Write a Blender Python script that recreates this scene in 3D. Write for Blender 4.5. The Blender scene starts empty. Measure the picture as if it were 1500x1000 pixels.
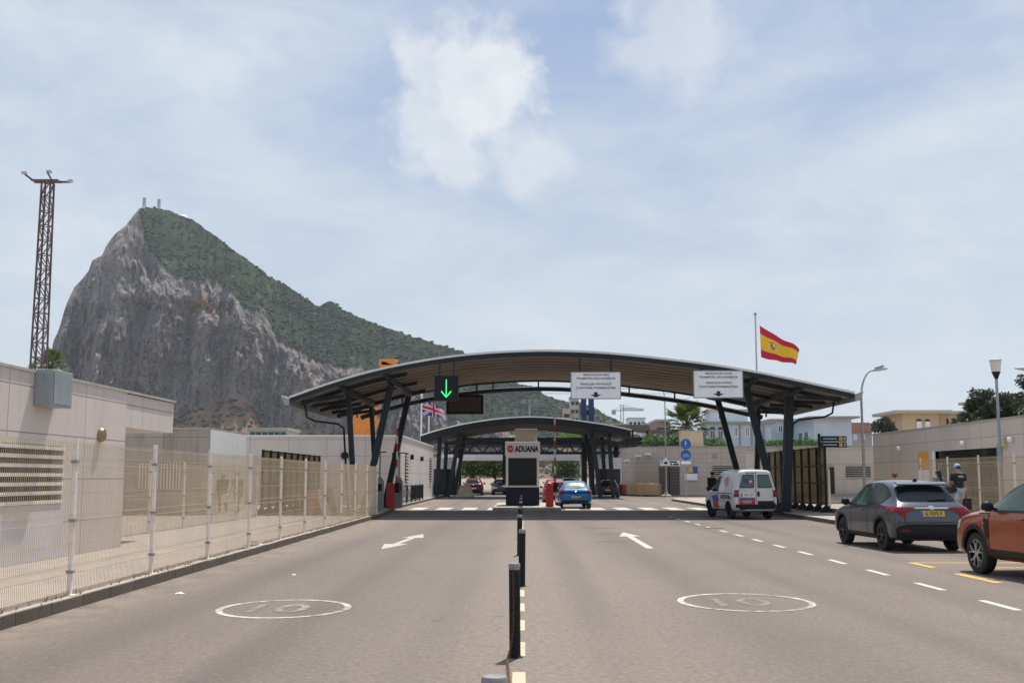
import bpy, bmesh, math, random
from mathutils import Vector, Matrix, noise
from mathutils.bvhtree import BVHTree
random.seed(7)
SC = bpy.context.scene
COL = SC.collection
PI = math.pi
R = math.radians

# ------------------------------------------------------------------ camera
F = 1635.0
CAM_H = 1.65
TH = math.atan(199.0 / F)
PSI = math.atan(16 * math.cos(TH) / F)
CF = Vector((-math.sin(PSI) * math.cos(TH), math.cos(PSI) * math.cos(TH), math.sin(TH)))
CR = Vector((math.cos(PSI), math.sin(PSI), 0))
CU = CR.cross(CF)
CAM = Vector((0, 0, CAM_H))
cd = bpy.data.cameras.new('camera')
cd.sensor_width = 36
cd.lens = 36 * F / 1500
cd.clip_start = .05
cd.clip_end = 9000
cam = bpy.data.objects.new('camera', cd)
COL.objects.link(cam)
cam.location = CAM
cam.rotation_euler = Matrix((CR, CU, -CF)).transposed().to_euler()
SC.camera = cam

def ray(u, v):
    return CF + CR * ((u - 750) / F) + CU * ((500 - v) / F)

def at(u, v, Y):
    d = ray(u, v)
    return CAM + d * (Y / d.y)

def gnd(u, v, z=0.0):
    d = ray(u, v)
    return CAM + d * ((z - CAM_H) / d.z)

# ------------------------------------------------------------------ mesh builder
class MB:
    def __init__(s):
        s.v = []; s.f = []; s.m = []; s.mi = 0
    def add(s, vs, fs):
        o = len(s.v)
        s.v += [tuple(p) for p in vs]
        s.f += [tuple(i + o for i in f) for f in fs]
        s.m += [s.mi] * len(fs)
        return s
    def box(s, x0, x1, y0, y1, z0, z1):
        vs = [(x0,y0,z0),(x1,y0,z0),(x1,y1,z0),(x0,y1,z0),(x0,y0,z1),(x1,y0,z1),(x1,y1,z1),(x0,y1,z1)]
        return s.add(vs, [(0,3,2,1),(4,5,6,7),(0,1,5,4),(1,2,6,5),(2,3,7,6),(3,0,4,7)])
    def bar(s, a, b, w, h=None, up=(0,0,1)):
        h = w if h is None else h
        a = Vector(a); b = Vector(b); d = (b - a).normalized(); up = Vector(up)
        if abs(d.dot(up)) > .98: up = Vector((0,1,0)) if abs(d.y) < .9 else Vector((1,0,0))
        x = d.cross(up).normalized(); y = x.cross(d)
        vs = []
        for p in (a, b):
            for i, j in ((-1,-1),(1,-1),(1,1),(-1,1)):
                vs.append(p + x * (i * w / 2) + y * (j * h / 2))
        return s.add(vs, [(3,2,1,0),(4,5,6,7),(0,1,5,4),(1,2,6,5),(2,3,7,6),(3,0,4,7)])
    def tube(s, pts, r, n=8, caps=True, closed=False):
        pts = [Vector(p) for p in pts]; m = len(pts)
        rs = r if isinstance(r, (list, tuple)) else [r] * m
        def tan(i):
            if closed: return (pts[(i+1) % m] - pts[i-1]).normalized()
            return (pts[min(i+1, m-1)] - pts[max(i-1, 0)]).normalized()
        t = tan(0); up = Vector((0,0,1)) if abs(t.z) < .9 else Vector((1,0,0))
        x = t.cross(up).normalized(); vs = []
        for i in range(m):
            t = tan(i); x = (x - t * x.dot(t)).normalized(); y = t.cross(x)
            for k in range(n):
                a = 2 * PI * k / n
                vs.append(pts[i] + (x * math.cos(a) + y * math.sin(a)) * rs[i])
        fs = []
        for i in range(m if closed else m - 1):
            j = (i + 1) % m
            for k in range(n):
                l = (k + 1) % n
                fs.append((i*n+k, i*n+l, j*n+l, j*n+k))
        if caps and not closed:
            fs.append(tuple(range(n-1, -1, -1))); fs.append(tuple((m-1)*n + k for k in range(n)))
        return s.add(vs, fs)
    def lathe(s, prof, n=20, c=(0,0,0), axis='z', caps=True):
        vs = []
        for r, z in prof:
            for k in range(n):
                a = 2 * PI * k / n
                p = (r*math.cos(a), r*math.sin(a), z)
                if axis == 'x': p = (p[2], p[0], p[1])
                if axis == 'y': p = (p[0], p[2], p[1])
                vs.append((p[0]+c[0], p[1]+c[1], p[2]+c[2]))
        fs = []
        for i in range(len(prof)-1):
            for k in range(n):
                l = (k+1) % n
                fs.append((i*n+k, i*n+l, (i+1)*n+l, (i+1)*n+k))
        if caps and prof[0][0] > 1e-5: fs.append(tuple(range(n-1,-1,-1)))
        if caps and prof[-1][0] > 1e-5: fs.append(tuple((len(prof)-1)*n+k for k in range(n)))
        return s.add(vs, fs)
    def prism(s, poly, a, b, axis='z'):
        n = len(poly)
        def P(p, h):
            if axis == 'z': return (p[0], p[1], h)
            if axis == 'y': return (p[0], h, p[1])
            return (h, p[0], p[1])
        vs = [P(p, a) for p in poly] + [P(p, b) for p in poly]
        fs = [tuple(range(n-1,-1,-1)), tuple(range(n, 2*n))]
        for i in range(n):
            j = (i+1) % n
            fs.append((i, j, n+j, n+i))
        return s.add(vs, fs)
    def quad(s, a, b, c, d):
        return s.add([a,b,c,d], [(0,1,2,3)])
    def build(s, name, mat, parent=None, loc=None, rz=0, smooth=None, bevel=0):
        me = bpy.data.meshes.new(name)
        me.from_pydata(s.v, [], s.f)
        mats = mat if isinstance(mat, (list, tuple)) else [mat]
        for m_ in mats: me.materials.append(m_)
        if len(mats) > 1: me.polygons.foreach_set('material_index', s.m)
        bm = bmesh.new(); bm.from_mesh(me); bmesh.ops.recalc_face_normals(bm, faces=bm.faces); bm.to_mesh(me); bm.free()
        if smooth is not None:
            me.polygons.foreach_set('use_smooth', [True]*len(me.polygons))
            me.set_sharp_from_angle(angle=R(smooth))
        me.update()
        return link(name, me, parent, loc, rz, bevel)

def link(name, me, parent=None, loc=None, rz=0, bevel=0):
    o = bpy.data.objects.new(name, me); COL.objects.link(o)
    if parent: o.parent = parent
    if loc is not None: o.location = loc
    o.rotation_euler = (0, 0, rz)
    if bevel:
        b = o.modifiers.new('bevel', 'BEVEL'); b.width = bevel; b.segments = 2; b.limit_method = 'ANGLE'
    return o

def thing(name, label, cat, loc=(0,0,0), rz=0, group=None):
    o = bpy.data.objects.new(name, None); COL.objects.link(o)
    o.empty_display_size = .3
    o.location = loc; o.rotation_euler = (0,0,rz)
    return tag(o, label, cat, group)

def tag(o, label, cat, group=None):
    o['label'] = label; o['category'] = cat
    if group: o['group'] = group
    return o

def struct(o, kind='structure'):
    o['kind'] = kind
    return o

def copy_tree(o, parent=None):
    c = o.copy(); COL.objects.link(c)
    c.parent = parent
    for ch in [x for x in bpy.data.objects if x.parent == o]:
        copy_tree(ch, c)
    return c

def dup(root, loc, rz, label, group=None):
    c = copy_tree(root); c.location = loc; c.rotation_euler = (0,0,rz)
    c['label'] = label
    if group: c['group'] = group
    return c

# ------------------------------------------------------------------ materials
def nodes(name):
    m = bpy.data.materials.new(name); m.use_nodes = True
    nt = m.node_tree
    b = nt.nodes['Principled BSDF']
    return m, nt, b, (lambda t, **k: mk(nt, t, **k)), nt.links.new

def mk(nt, t, **k):
    n = nt.nodes.new(t)
    for a, v in k.items():
        if a.startswith('i_'):
            key = a[2:]
            n.inputs[int(key) if key.isdigit() else key.replace('_', ' ')].default_value = v
        else: setattr(n, a, v)
    return n

def c4(c): return (c[0], c[1], c[2], 1)

def mixc(nt, fac, a, b, blend='MIX'):
    n = nt.nodes.new('ShaderNodeMix'); n.data_type = 'RGBA'; n.blend_type = blend
    for i, x in ((0, fac), (6, a), (7, b)):
        if hasattr(x, 'links'): nt.links.new(x, n.inputs[i])
        else: n.inputs[i].default_value = x if i == 0 else c4(x)
    return n.outputs[2]

def ramp(nt, src, a, b, va=0.0, vb=1.0):
    n = mk(nt, 'ShaderNodeMapRange'); n.clamp = True
    nt.links.new(src, n.inputs[0])
    n.inputs[1].default_value = a; n.inputs[2].default_value = b; n.inputs[3].default_value = va; n.inputs[4].default_value = vb
    return n.outputs[0]

def noi(nt, scale, detail=4, rough=.55, vec=None, dist=0):
    n = mk(nt, 'ShaderNodeTexNoise'); n.inputs['Scale'].default_value = scale; n.inputs['Detail'].default_value = detail
    n.inputs['Roughness'].default_value = rough; n.inputs['Distortion'].default_value = dist
    if vec is not None: nt.links.new(vec, n.inputs['Vector'])
    return n.outputs['Fac']

def objvec(nt, scale=None):
    t = mk(nt, 'ShaderNodeTexCoord')
    if scale is None: return t.outputs['Object']
    m = mk(nt, 'ShaderNodeMapping'); m.inputs['Scale'].default_value = scale
    nt.links.new(t.outputs['Object'], m.inputs['Vector'])
    return m.outputs[0]

def mat(name, col, rough=.6, metal=0.0, var=.12, scale=4.0, bump=0.0, bscale=40, coat=0.0, stain=None, stain_amt=.4, spec=.5):
    m, nt, b, N, L = nodes(name)
    v = objvec(nt)
    f = noi(nt, scale, 5, .6, v)
    a = [max(0, c*(1-var)) for c in col]; c_ = [min(1, c*(1+var)) for c in col]
    out = mixc(nt, ramp(nt, f, .3, .7), a, c_)
    if stain:
        s = noi(nt, scale*.6, 6, .65, objvec(nt, (1.6, 1.6, .25)))
        out = mixc(nt, ramp(nt, s, .5, .75, 0, stain_amt), out, stain)
    L(out, b.inputs['Base Color'])
    rr = ramp(nt, f, .3, .7, max(.02, rough*.85), min(1, rough*1.12)); L(rr, b.inputs['Roughness'])
    b.inputs['Metallic'].default_value = metal; b.inputs['Specular IOR Level'].default_value = spec
    if coat: b.inputs['Coat Weight'].default_value = coat; b.inputs['Coat Roughness'].default_value = .06
    if bump:
        bn = mk(nt, 'ShaderNodeBump'); bn.inputs['Strength'].default_value = bump; bn.inputs['Distance'].default_value = .02
        L(noi(nt, bscale, 6, .6, v), bn.inputs['Height']); L(bn.outputs[0], b.inputs['Normal'])
    return m

def wall_mat(name, col, bw=3.0, bh=1.05, seam=.012, stain=(.30,.27,.24), stain_amt=.35, seamcol=None, zoff=0.0):
    m, nt, b, N, L = nodes(name)
    t = N('ShaderNodeTexCoord'); sp = N('ShaderNodeSeparateXYZ'); L(t.outputs['Object'], sp.inputs[0])
    ad = N('ShaderNodeMath'); L(sp.outputs[0], ad.inputs[0]); L(sp.outputs[1], ad.inputs[1])
    az = N('ShaderNodeMath'); L(sp.outputs[2], az.inputs[0]); az.inputs[1].default_value = zoff
    cb = N('ShaderNodeCombineXYZ'); L(ad.outputs[0], cb.inputs[0]); L(az.outputs[0], cb.inputs[1])
    br = N('ShaderNodeTexBrick'); br.offset = 0.0; L(cb.outputs[0], br.inputs['Vector'])
    br.inputs['Scale'].default_value = 1; br.inputs['Mortar Size'].default_value = seam; br.inputs['Mortar Smooth'].default_value = .2
    br.inputs['Brick Width'].default_value = bw; br.inputs['Row Height'].default_value = bh; br.inputs['Bias'].default_value = 0
    br.inputs['Color1'].default_value = c4(col); br.inputs['Color2'].default_value = c4([c*.9 for c in col])
    sc_ = seamcol or [c*.42 for c in col]; br.inputs['Mortar'].default_value = c4(sc_)
    n1 = noi(nt, .9, 6, .62, t.outputs['Object'])
    out = mixc(nt, ramp(nt, n1, .35, .7, 0, .28), br.outputs['Color'], [c*.72 for c in col])
    n2 = noi(nt, 1.0, 6, .7, objvec(nt, (2.6, 2.6, .22)))
    out = mixc(nt, ramp(nt, n2, .5, .78, 0, stain_amt), out, stain)
    L(out, b.inputs['Base Color']); b.inputs['Roughness'].default_value = .82
    bn = N('ShaderNodeBump'); bn.inputs['Strength'].default_value = .25; bn.inputs['Distance'].default_value = .02
    hh = N('ShaderNodeMath', operation='SUBTRACT'); L(noi(nt, 30, 5, .6, t.outputs['Object']), hh.inputs[0]); L(br.outputs['Fac'], hh.inputs[1])
    L(hh.outputs[0], bn.inputs['Height']); L(bn.outputs[0], b.inputs['Normal'])
    return m

def emit(name, col, s):
    m, nt, b, N, L = nodes(name)
    b.inputs['Base Color'].default_value = c4(col)
    b.inputs['Emission Color'].default_value = c4(col); b.inputs['Emission Strength'].default_value = s
    return m

def glassy(name, tint, op=.45, rough=.05, spec=.5):
    m, nt, b, N, L = nodes(name)
    b.inputs['Base Color'].default_value = c4(tint); b.inputs['Roughness'].default_value = rough; b.inputs['Specular IOR Level'].default_value = spec
    t = N('ShaderNodeBsdfTransparent'); t.inputs[0].default_value = c4([min(1, x*2.2+.3) for x in tint])
    mx = N('ShaderNodeMixShader'); mx.inputs[0].default_value = op
    L(t.outputs[0], mx.inputs[1]); L(b.outputs[0], mx.inputs[2])
    L(mx.outputs[0], nt.nodes['Material Output'].inputs[0])
    return m

def leafmat(name, c1, c2, scale=1.2):
    m, nt, b, N, L = nodes(name)
    f = noi(nt, scale, 4, .6, objvec(nt))
    g = N('ShaderNodeNewGeometry')
    o1 = mixc(nt, ramp(nt, f, .32, .68), c1, c2)
    o2 = mixc(nt, ramp(nt, g.outputs['Random Per Island'], 0, 1, 0, .55), o1, [min(1, x*1.5) for x in c2])
    L(o2, b.inputs['Base Color']); b.inputs['Roughness'].default_value = .55
    tr = N('ShaderNodeBsdfTranslucent'); L(o2, tr.inputs[0])
    mx = N('ShaderNodeMixShader'); mx.inputs[0].default_value = .3
    L(b.outputs[0], mx.inputs[1]); L(tr.outputs[0], mx.inputs[2]); L(mx.outputs[0], nt.nodes['Material Output'].inputs[0])
    return m

M = {}
M['steel'] = mat('dark_blue_steel', (.021,.028,.036), .55, .0, .25, 2, spec=.25, stain=(.05,.045,.04), stain_amt=.3)
M['steel_black'] = mat('black_steel', (.011,.012,.014), .55, 0, .25, 3, spec=.25)
M['galv'] = mat('galvanised_white', (.84,.78,.70), .5, .2, .1, 8, stain=(.35,.24,.14), stain_amt=.35)
M['wire'] = mat('cream_wire', (.58,.47,.31), .5, 0, .15, 1.5, stain=(.45,.32,.17), stain_amt=.5)
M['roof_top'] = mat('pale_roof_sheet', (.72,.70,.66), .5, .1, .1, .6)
M['roof_under'] = mat('bounce_tinted_corrugated_sheet', (.25,.198,.155), .6, .0, .25, .5, stain=(.16,.11,.07), stain_amt=.6)  # beige-brown of light bounced off the ground, put into the underside colour
M['white'] = mat('white_paint', (.87,.865,.85), .5, 0, .06, 5, stain=(.4,.36,.3), stain_amt=.2)
M['whitesign'] = mat('white_sign_face', (.90,.90,.91), .45, 0, .04, 3, stain=(.5,.46,.4), stain_amt=.25)
M['black'] = mat('black_plastic', (.014,.014,.016), .55, 0, .2, 6, spec=.25)
M['ink'] = mat('black_lettering', (.02,.02,.025), .6, 0, .1, 6)
M['grey'] = mat('grey_metal', (.30,.33,.34), .5, .2, .1, 3, stain=(.2,.18,.15), stain_amt=.3)
M['lightgrey'] = mat('light_grey_metal', (.45,.46,.46), .5, .2, .1, 3)
M['red'] = mat('red_paint', (.55,.03,.03), .45, 0, .15, 5)
M['redpl'] = mat('faded_red_plastic', (.50,.10,.09), .6, 0, .2, 3)
M['orange'] = mat('orange_crane_paint', (.75,.25,.03), .45, 0, .15, 1)
M['yellow'] = mat('yellow_paint', (.72,.45,.06), .5, 0, .15, 5)
M['blue'] = mat('blue_sign', (.01,.10,.42), .4, 0, .08, 5)
M['navy'] = mat('navy_panel', (.012,.022,.042), .5, 0, .2, 2, spec=.25)
M['concrete'] = mat('concrete', (.42,.39,.34), .85, 0, .18, 1.5, .3, 25, stain=(.22,.19,.15), stain_amt=.4)
M['glass'] = mat('dark_glass', (.018,.022,.024), .07, 0, .3, 3)
M['carglass'] = mat('car_glass', (.012,.015,.017), .06, 0, .2, 2, spec=.28)
M['greenglass'] = mat('green_tinted_glass', (.025,.06,.045), .08, 0, .25, 2, spec=.3)
M['tyre'] = mat('tyre_rubber', (.018,.018,.018), .8, 0, .2, 10)
M['alloy'] = mat('alloy_metal', (.55,.55,.56), .3, .8, .1, 8)
M['darkalloy'] = mat('dark_alloy_metal', (.06,.06,.065), .35, .6, .1, 8)
M['tail'] = mat('red_lamp_lens', (.22,.005,.010), .2, 0, .2, 8, coat=.15, spec=.3)
M['lens'] = mat('clear_lamp_lens', (.65,.65,.62), .1, 0, .1, 8, coat=.6)
M['skin'] = mat('skin', (.46,.27,.19), .55, 0, .08, 8)
M['bark'] = mat('bark', (.16,.11,.075), .9, 0, .3, 3, .5, 12)
M['palm'] = leafmat('palm_leaf', (.035,.06,.014), (.09,.125,.03))
M['dry'] = leafmat('dry_palm_leaf', (.20,.15,.07), (.30,.22,.10))
M['leaf'] = leafmat('mid_green_leaves', (.035,.085,.018), (.075,.15,.03))
M['bright'] = leafmat('bright_green_leaves', (.10,.17,.02), (.20,.28,.04))
M['darkleaf'] = leafmat('dark_green_leaves', (.014,.026,.013), (.032,.05,.02))
M['wallA'] = wall_mat('white_concrete_panels', (.655,.58,.525), 3.4, .82, .014, zoff=.02)
M['wallB'] = wall_mat('white_cladding_panels', (.68,.61,.555), 2.2, .95, .012, stain_amt=.2)
M['wallG'] = wall_mat('stained_grey_concrete', (.42,.37,.32), 2.4, 1.1, .012, (.14,.12,.10), .75)
M['wallS'] = wall_mat('pale_stone_blocks', (.60,.515,.435), 1.2, .42, .010, (.33,.28,.23), .35)
M['wallR'] = wall_mat('pale_wall_panels', (.66,.575,.50), 4.6, .78, .012, (.36,.31,.27), .35)
M['render_blue'] = mat('pale_blue_render', (.60,.69,.74), .85, 0, .08, .6, .1, 10, stain=(.42,.46,.48), stain_amt=.4)
M['render_beige'] = mat('beige_render', (.56,.44,.28), .85, 0, .1, .5, .1, 10, stain=(.35,.27,.18), stain_amt=.4)
M['render_grey'] = mat('grey_render', (.42,.41,.39), .85, 0, .1, .5, stain=(.25,.24,.22), stain_amt=.4)
M['tile'] = mat('terracotta_roof', (.42,.20,.15), .8, 0, .2, 2)
M['shutter'] = mat('grey_brown_shutter', (.15,.125,.105), .55, .1, .1, 2)
M['denim'] = mat('faded_denim', (.38,.42,.48), .85, 0, .12, 10)
M['cloth_black'] = mat('black_cotton', (.018,.018,.022), .85, 0, .2, 10)
M['cloth_red'] = mat('dark_red_cloth', (.25,.05,.04), .85, 0, .15, 8)
M['cloth_tan'] = mat('tan_cloth', (.33,.24,.19), .85, 0, .15, 8)
M['cloth_grey'] = mat('grey_cloth', (.22,.21,.21), .85, 0, .15, 8)
M['cap'] = mat('sky_blue_cap', (.25,.50,.80), .8, 0, .08, 8)
M['hair'] = mat('dark_hair', (.018,.013,.010), .5, 0, .3, 30)
M['flagred'] = mat('red_flag_cloth', (.52,.015,.06), .8, 0, .1, 2)
M['flagyel'] = mat('yellow_flag_cloth', (.82,.50,.02), .8, 0, .08, 2)
M['flagblue'] = mat('blue_flag_cloth', (.02,.05,.28), .8, 0, .1, 2)
M['flagwhite'] = mat('white_flag_cloth', (.7,.7,.7), .8, 0, .06, 2)
M['purple'] = mat('crest_purple', (.25,.10,.16), .8, 0, .1, 2)

# ------------------------------------------------------------------ text
def text_geo(body, size, bold=0.0, space=1.0, align='CENTER'):
    cu = bpy.data.curves.new('txt', 'FONT'); cu.body = body; cu.size = size; cu.offset = bold
    cu.space_character = space; cu.align_x = align; cu.align_y = 'CENTER'; cu.resolution_u = 3
    o = bpy.data.objects.new('txt', cu); COL.objects.link(o)
    dg = bpy.context.evaluated_depsgraph_get()
    me = bpy.data.meshes.new_from_object(o.evaluated_get(dg))
    vs = [(v.co.x, v.co.y) for v in me.vertices]; fs = [tuple(p.vertices) for p in me.polygons]
    bpy.data.objects.remove(o); bpy.data.curves.remove(cu); bpy.data.meshes.remove(me)
    return vs, fs

def fit_text(body, width, height, bold=0.0):
    """text scaled to an exact box, centred on 0"""
    vs, fs = text_geo(body, 1.0, bold)
    x0 = min(v[0] for v in vs); x1 = max(v[0] for v in vs); y0 = min(v[1] for v in vs); y1 = max(v[1] for v in vs)
    return [((x-(x0+x1)/2)*width/(x1-x0), (y-(y0+y1)/2)*height/(y1-y0)) for x, y in vs], fs

def put_text(mb, body, cx, cz, width, height, y, bold=.02):
    vs, fs = fit_text(body, width, height, bold)
    mb.add([(cx+a, y, cz+b) for a, b in vs], fs)

# ------------------------------------------------------------------ foliage
def leaf_cloud(mb, blobs, n, size, flat=0.0):
    """leaf quads spread through a set of ellipsoids (cx,cy,cz,rx,ry,rz)"""
    tot = sum(b[3]*b[4]*b[5] for b in blobs) or 1
    for b in blobs:
        k = max(6, int(n * b[3]*b[4]*b[5] / tot))
        for _ in range(k):
            d = Vector((random.gauss(0,1), random.gauss(0,1), random.gauss(0,1))).normalized()
            r = (random.random() ** .38) * (1 + random.gauss(0, .07))
            p = Vector((b[0]+d.x*b[3]*r, b[1]+d.y*b[4]*r, b[2]+d.z*b[5]*r))
            a = Vector((random.gauss(0,1), random.gauss(0,1), random.gauss(0,1)*(1-flat))).normalized()
            c = a.cross(Vector((random.gauss(0,1), random.gauss(0,1), random.gauss(0,1)))).normalized()
            s = size * random.uniform(.6, 1.4)
            mb.add([p-a*s, p-c*s*.45, p+a*s, p+c*s*.45], [(0,1,2,3)])

def fan_palm(name, label, loc, h, rad, seed, group=None, tr=.22):
    rnd = random.Random(seed)
    t = thing(name, label, 'palm tree', loc, 0, group)
    tk = MB(); tk.tube([(0,0,0),(.05,0,h*.5),(0,.03,h)], [tr*1.2, tr, tr*.9], 10); tk.build('trunk', M['bark'], t, smooth=40)
    cr = MB(); dr = MB()
    for i in range(74):
        el = rnd.uniform(-.75, .5) if rnd.random() < .45 else rnd.uniform(.5, 1.5); az = rnd.uniform(0, 2*PI)
        d = Vector((math.cos(az)*math.cos(el), math.sin(az)*math.cos(el), math.sin(el)))
        mb = dr if el < -.35 else cr
        pl = rad * rnd.uniform(.38, .68)
        base = Vector((0,0,h)); tip = base + d*pl + Vector((0,0,-.06*rad))
        mb.tube([base, (base+tip)/2 + Vector((0,0,.03*rad)), tip], [.03, .022, .015], 4, False)
        side = d.cross(Vector((0,0,1))).normalized(); upv = side.cross(d)
        nb = 13
        for k in range(nb):
            a = (k/(nb-1) - .5) * 2.0
            dd = (d*math.cos(a) + side*math.sin(a)).normalized()
            L_ = rad * rnd.uniform(.36, .52) * (1 - .35*abs(a)/1.3)
            mid = tip + dd*L_*.6 + upv*.03*rad
            end = tip + dd*L_ + Vector((0,0,-.10*rad))*(1 if el < .5 else .15)
            w = dd.cross(upv).normalized() * rad*.030
            mb.add([tip, mid-w, end, mid+w], [(0,1,2,3)])
    cr.build('crown', M['palm'], t); dr.build('dry_skirt', M['dry'], t)
    return t

def tree(name, label, loc, h, blobs, n, size, m, seed, group=None, tr=.15, cat='tree', limbs=True):
    random.seed(seed)
    t = thing(name, label, cat, loc, 0, group)
    tk = MB(); tk.tube([(0,0,0),(.04,.02,h*.4),(0,0,h*.8)], [tr, tr*.75, tr*.3], 8)
    if limbs:
        for b in blobs[:7]:
            tk.tube([(0,0,h*.35),(b[0]*.5,b[1]*.5,h*.35+(b[2]-h*.35)*.6),(b[0],b[1],b[2])], [tr*.45, tr*.28, tr*.1], 5)
    tk.build('trunk', M['bark'], t, smooth=50)
    cr = MB(); leaf_cloud(cr, blobs, n, size); cr.build('crown', m, t)
    return t
# ------------------------------------------------------------------ light, sky
SUN_EL, SUN_AZ = R(66), R(18)
w = bpy.data.worlds.new('World'); SC.world = w; w.use_nodes = True
nt = w.node_tree; L = nt.links.new
bg = nt.nodes['Background']; bg.inputs['Strength'].default_value = .80
sky = mk(nt, 'ShaderNodeTexSky'); sky.sky_type = 'NISHITA'; sky.sun_disc = False
sky.sun_elevation = SUN_EL; sky.sun_rotation = SUN_AZ; sky.air_density = 1.0; sky.dust_density = 1.6; sky.ozone_density = 2.0
sk = mk(nt, 'ShaderNodeVectorMath', operation='SCALE'); L(sky.outputs[0], sk.inputs[0]); sk.inputs['Scale'].default_value = .085
tc = mk(nt, 'ShaderNodeTexCoord'); G = tc.outputs['Generated']
sp = mk(nt, 'ShaderNodeSeparateXYZ'); L(G, sp.inputs[0])
za = mk(nt, 'ShaderNodeMath', operation='ADD'); L(sp.outputs[2], za.inputs[0]); za.inputs[1].default_value = .22
zm = mk(nt, 'ShaderNodeMath', operation='MAXIMUM'); L(za.outputs[0], zm.inputs[0]); zm.inputs[1].default_value = .05
pv = mk(nt, 'ShaderNodeVectorMath', operation='DIVIDE'); L(G, pv.inputs[0])
cv = mk(nt, 'ShaderNodeCombineXYZ'); L(zm.outputs[0], cv.inputs[0]); L(zm.outputs[0], cv.inputs[1]); cv.inputs[2].default_value = 1.0
L(cv.outputs[0], pv.inputs[1])
veil_n = noi(nt, 1.7, 8, .55, pv.outputs[0], .5)
veil_f = noi(nt, 7.0, 8, .62, pv.outputs[0], .7)
va = mk(nt, 'ShaderNodeMath', operation='MULTIPLY_ADD'); L(veil_f, va.inputs[0]); va.inputs[1].default_value = .30; L(veil_n, va.inputs[2])
veil = ramp(nt, va.outputs[0], .52, .88, .0, .88)
def dot_cloud(u, v, rad, gain, nscale, thr):
    d = ray(u, v).normalized()
    nv = mk(nt, 'ShaderNodeTexNoise'); nv.inputs['Scale'].default_value = nscale*.55; nv.inputs['Detail'].default_value = 10; L(G, nv.inputs['Vector'])
    sb = mk(nt, 'ShaderNodeVectorMath', operation='SUBTRACT'); L(nv.outputs['Color'], sb.inputs[0]); sb.inputs[1].default_value = (.5,.5,.5)
    sc_ = mk(nt, 'ShaderNodeVectorMath', operation='SCALE'); L(sb.outputs[0], sc_.inputs[0]); sc_.inputs['Scale'].default_value = .10
    ad = mk(nt, 'ShaderNodeVectorMath', operation='ADD'); L(G, ad.inputs[0]); L(sc_.outputs[0], ad.inputs[1])
    ds = mk(nt, 'ShaderNodeVectorMath', operation='DISTANCE'); L(ad.outputs[0], ds.inputs[0]); ds.inputs[1].default_value = d
    body = ramp(nt, ds.outputs['Value'], rad*.25, rad, 1, 0)
    n = noi(nt, nscale, 12, .68, G, .25)
    m_ = mk(nt, 'ShaderNodeMath', operation='MULTIPLY_ADD'); L(n, m_.inputs[0]); m_.inputs[1].default_value = 1.25; L(body, m_.inputs[2])
    return ramp(nt, m_.outputs[0], thr+.14, thr+.58, 0, gain)
c1 = dot_cloud(700, 125, .074, .92, 27, .70)
c2 = dot_cloud(645, 195, .072, .75, 30, .80)
c3 = dot_cloud(985, 50, .085, .55, 22, .80)
c4_ = dot_cloud(640, 90, .045, .75, 24, .78)
c5 = dot_cloud(765, 225, .055, .55, 22, .82)
mxs = c1
for c in (c2, c3, c4_, c5):
    q = mk(nt, 'ShaderNodeMath', operation='MAXIMUM'); L(mxs, q.inputs[0]); L(c, q.inputs[1]); mxs = q.outputs[0]
hz = ramp(nt, sp.outputs[2], .03, .40, .92, .0)
base_ = mixc(nt, .75, sk.outputs[0], (.34,.455,.70))
hzc = mixc(nt, hz, base_, (.66,.73,.78))
veilc = mixc(nt, veil, hzc, (.69,.755,.81))
wn = noi(nt, 24, 6, .6, G)
puffc = mixc(nt, ramp(nt, wn, .3, .7), (.68,.72,.77), (.84,.86,.88))
skyc = mixc(nt, mxs, veilc, puffc)
L(skyc, bg.inputs['Color'])
sd = Vector((math.sin(SUN_AZ)*math.cos(SUN_EL), math.cos(SUN_AZ)*math.cos(SUN_EL), math.sin(SUN_EL)))
sl = bpy.data.lights.new('sun', 'SUN'); sl.energy = 4.0; sl.angle = R(.6); sl.color = (1, .93, .84)
so = bpy.data.objects.new('sun', sl); COL.objects.link(so); so.rotation_euler = sd.to_track_quat('Z', 'Y').to_euler()
SC.view_settings.view_transform = 'Standard'; SC.view_settings.look = 'None'; SC.view_settings.exposure = .42; SC.view_settings.gamma = 1
SC.cycles.max_bounces = 8; SC.cycles.diffuse_bounces = 3; SC.cycles.glossy_bounces = 3; SC.cycles.transparent_max_bounces = 12; SC.cycles.volume_bounces = 0

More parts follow.
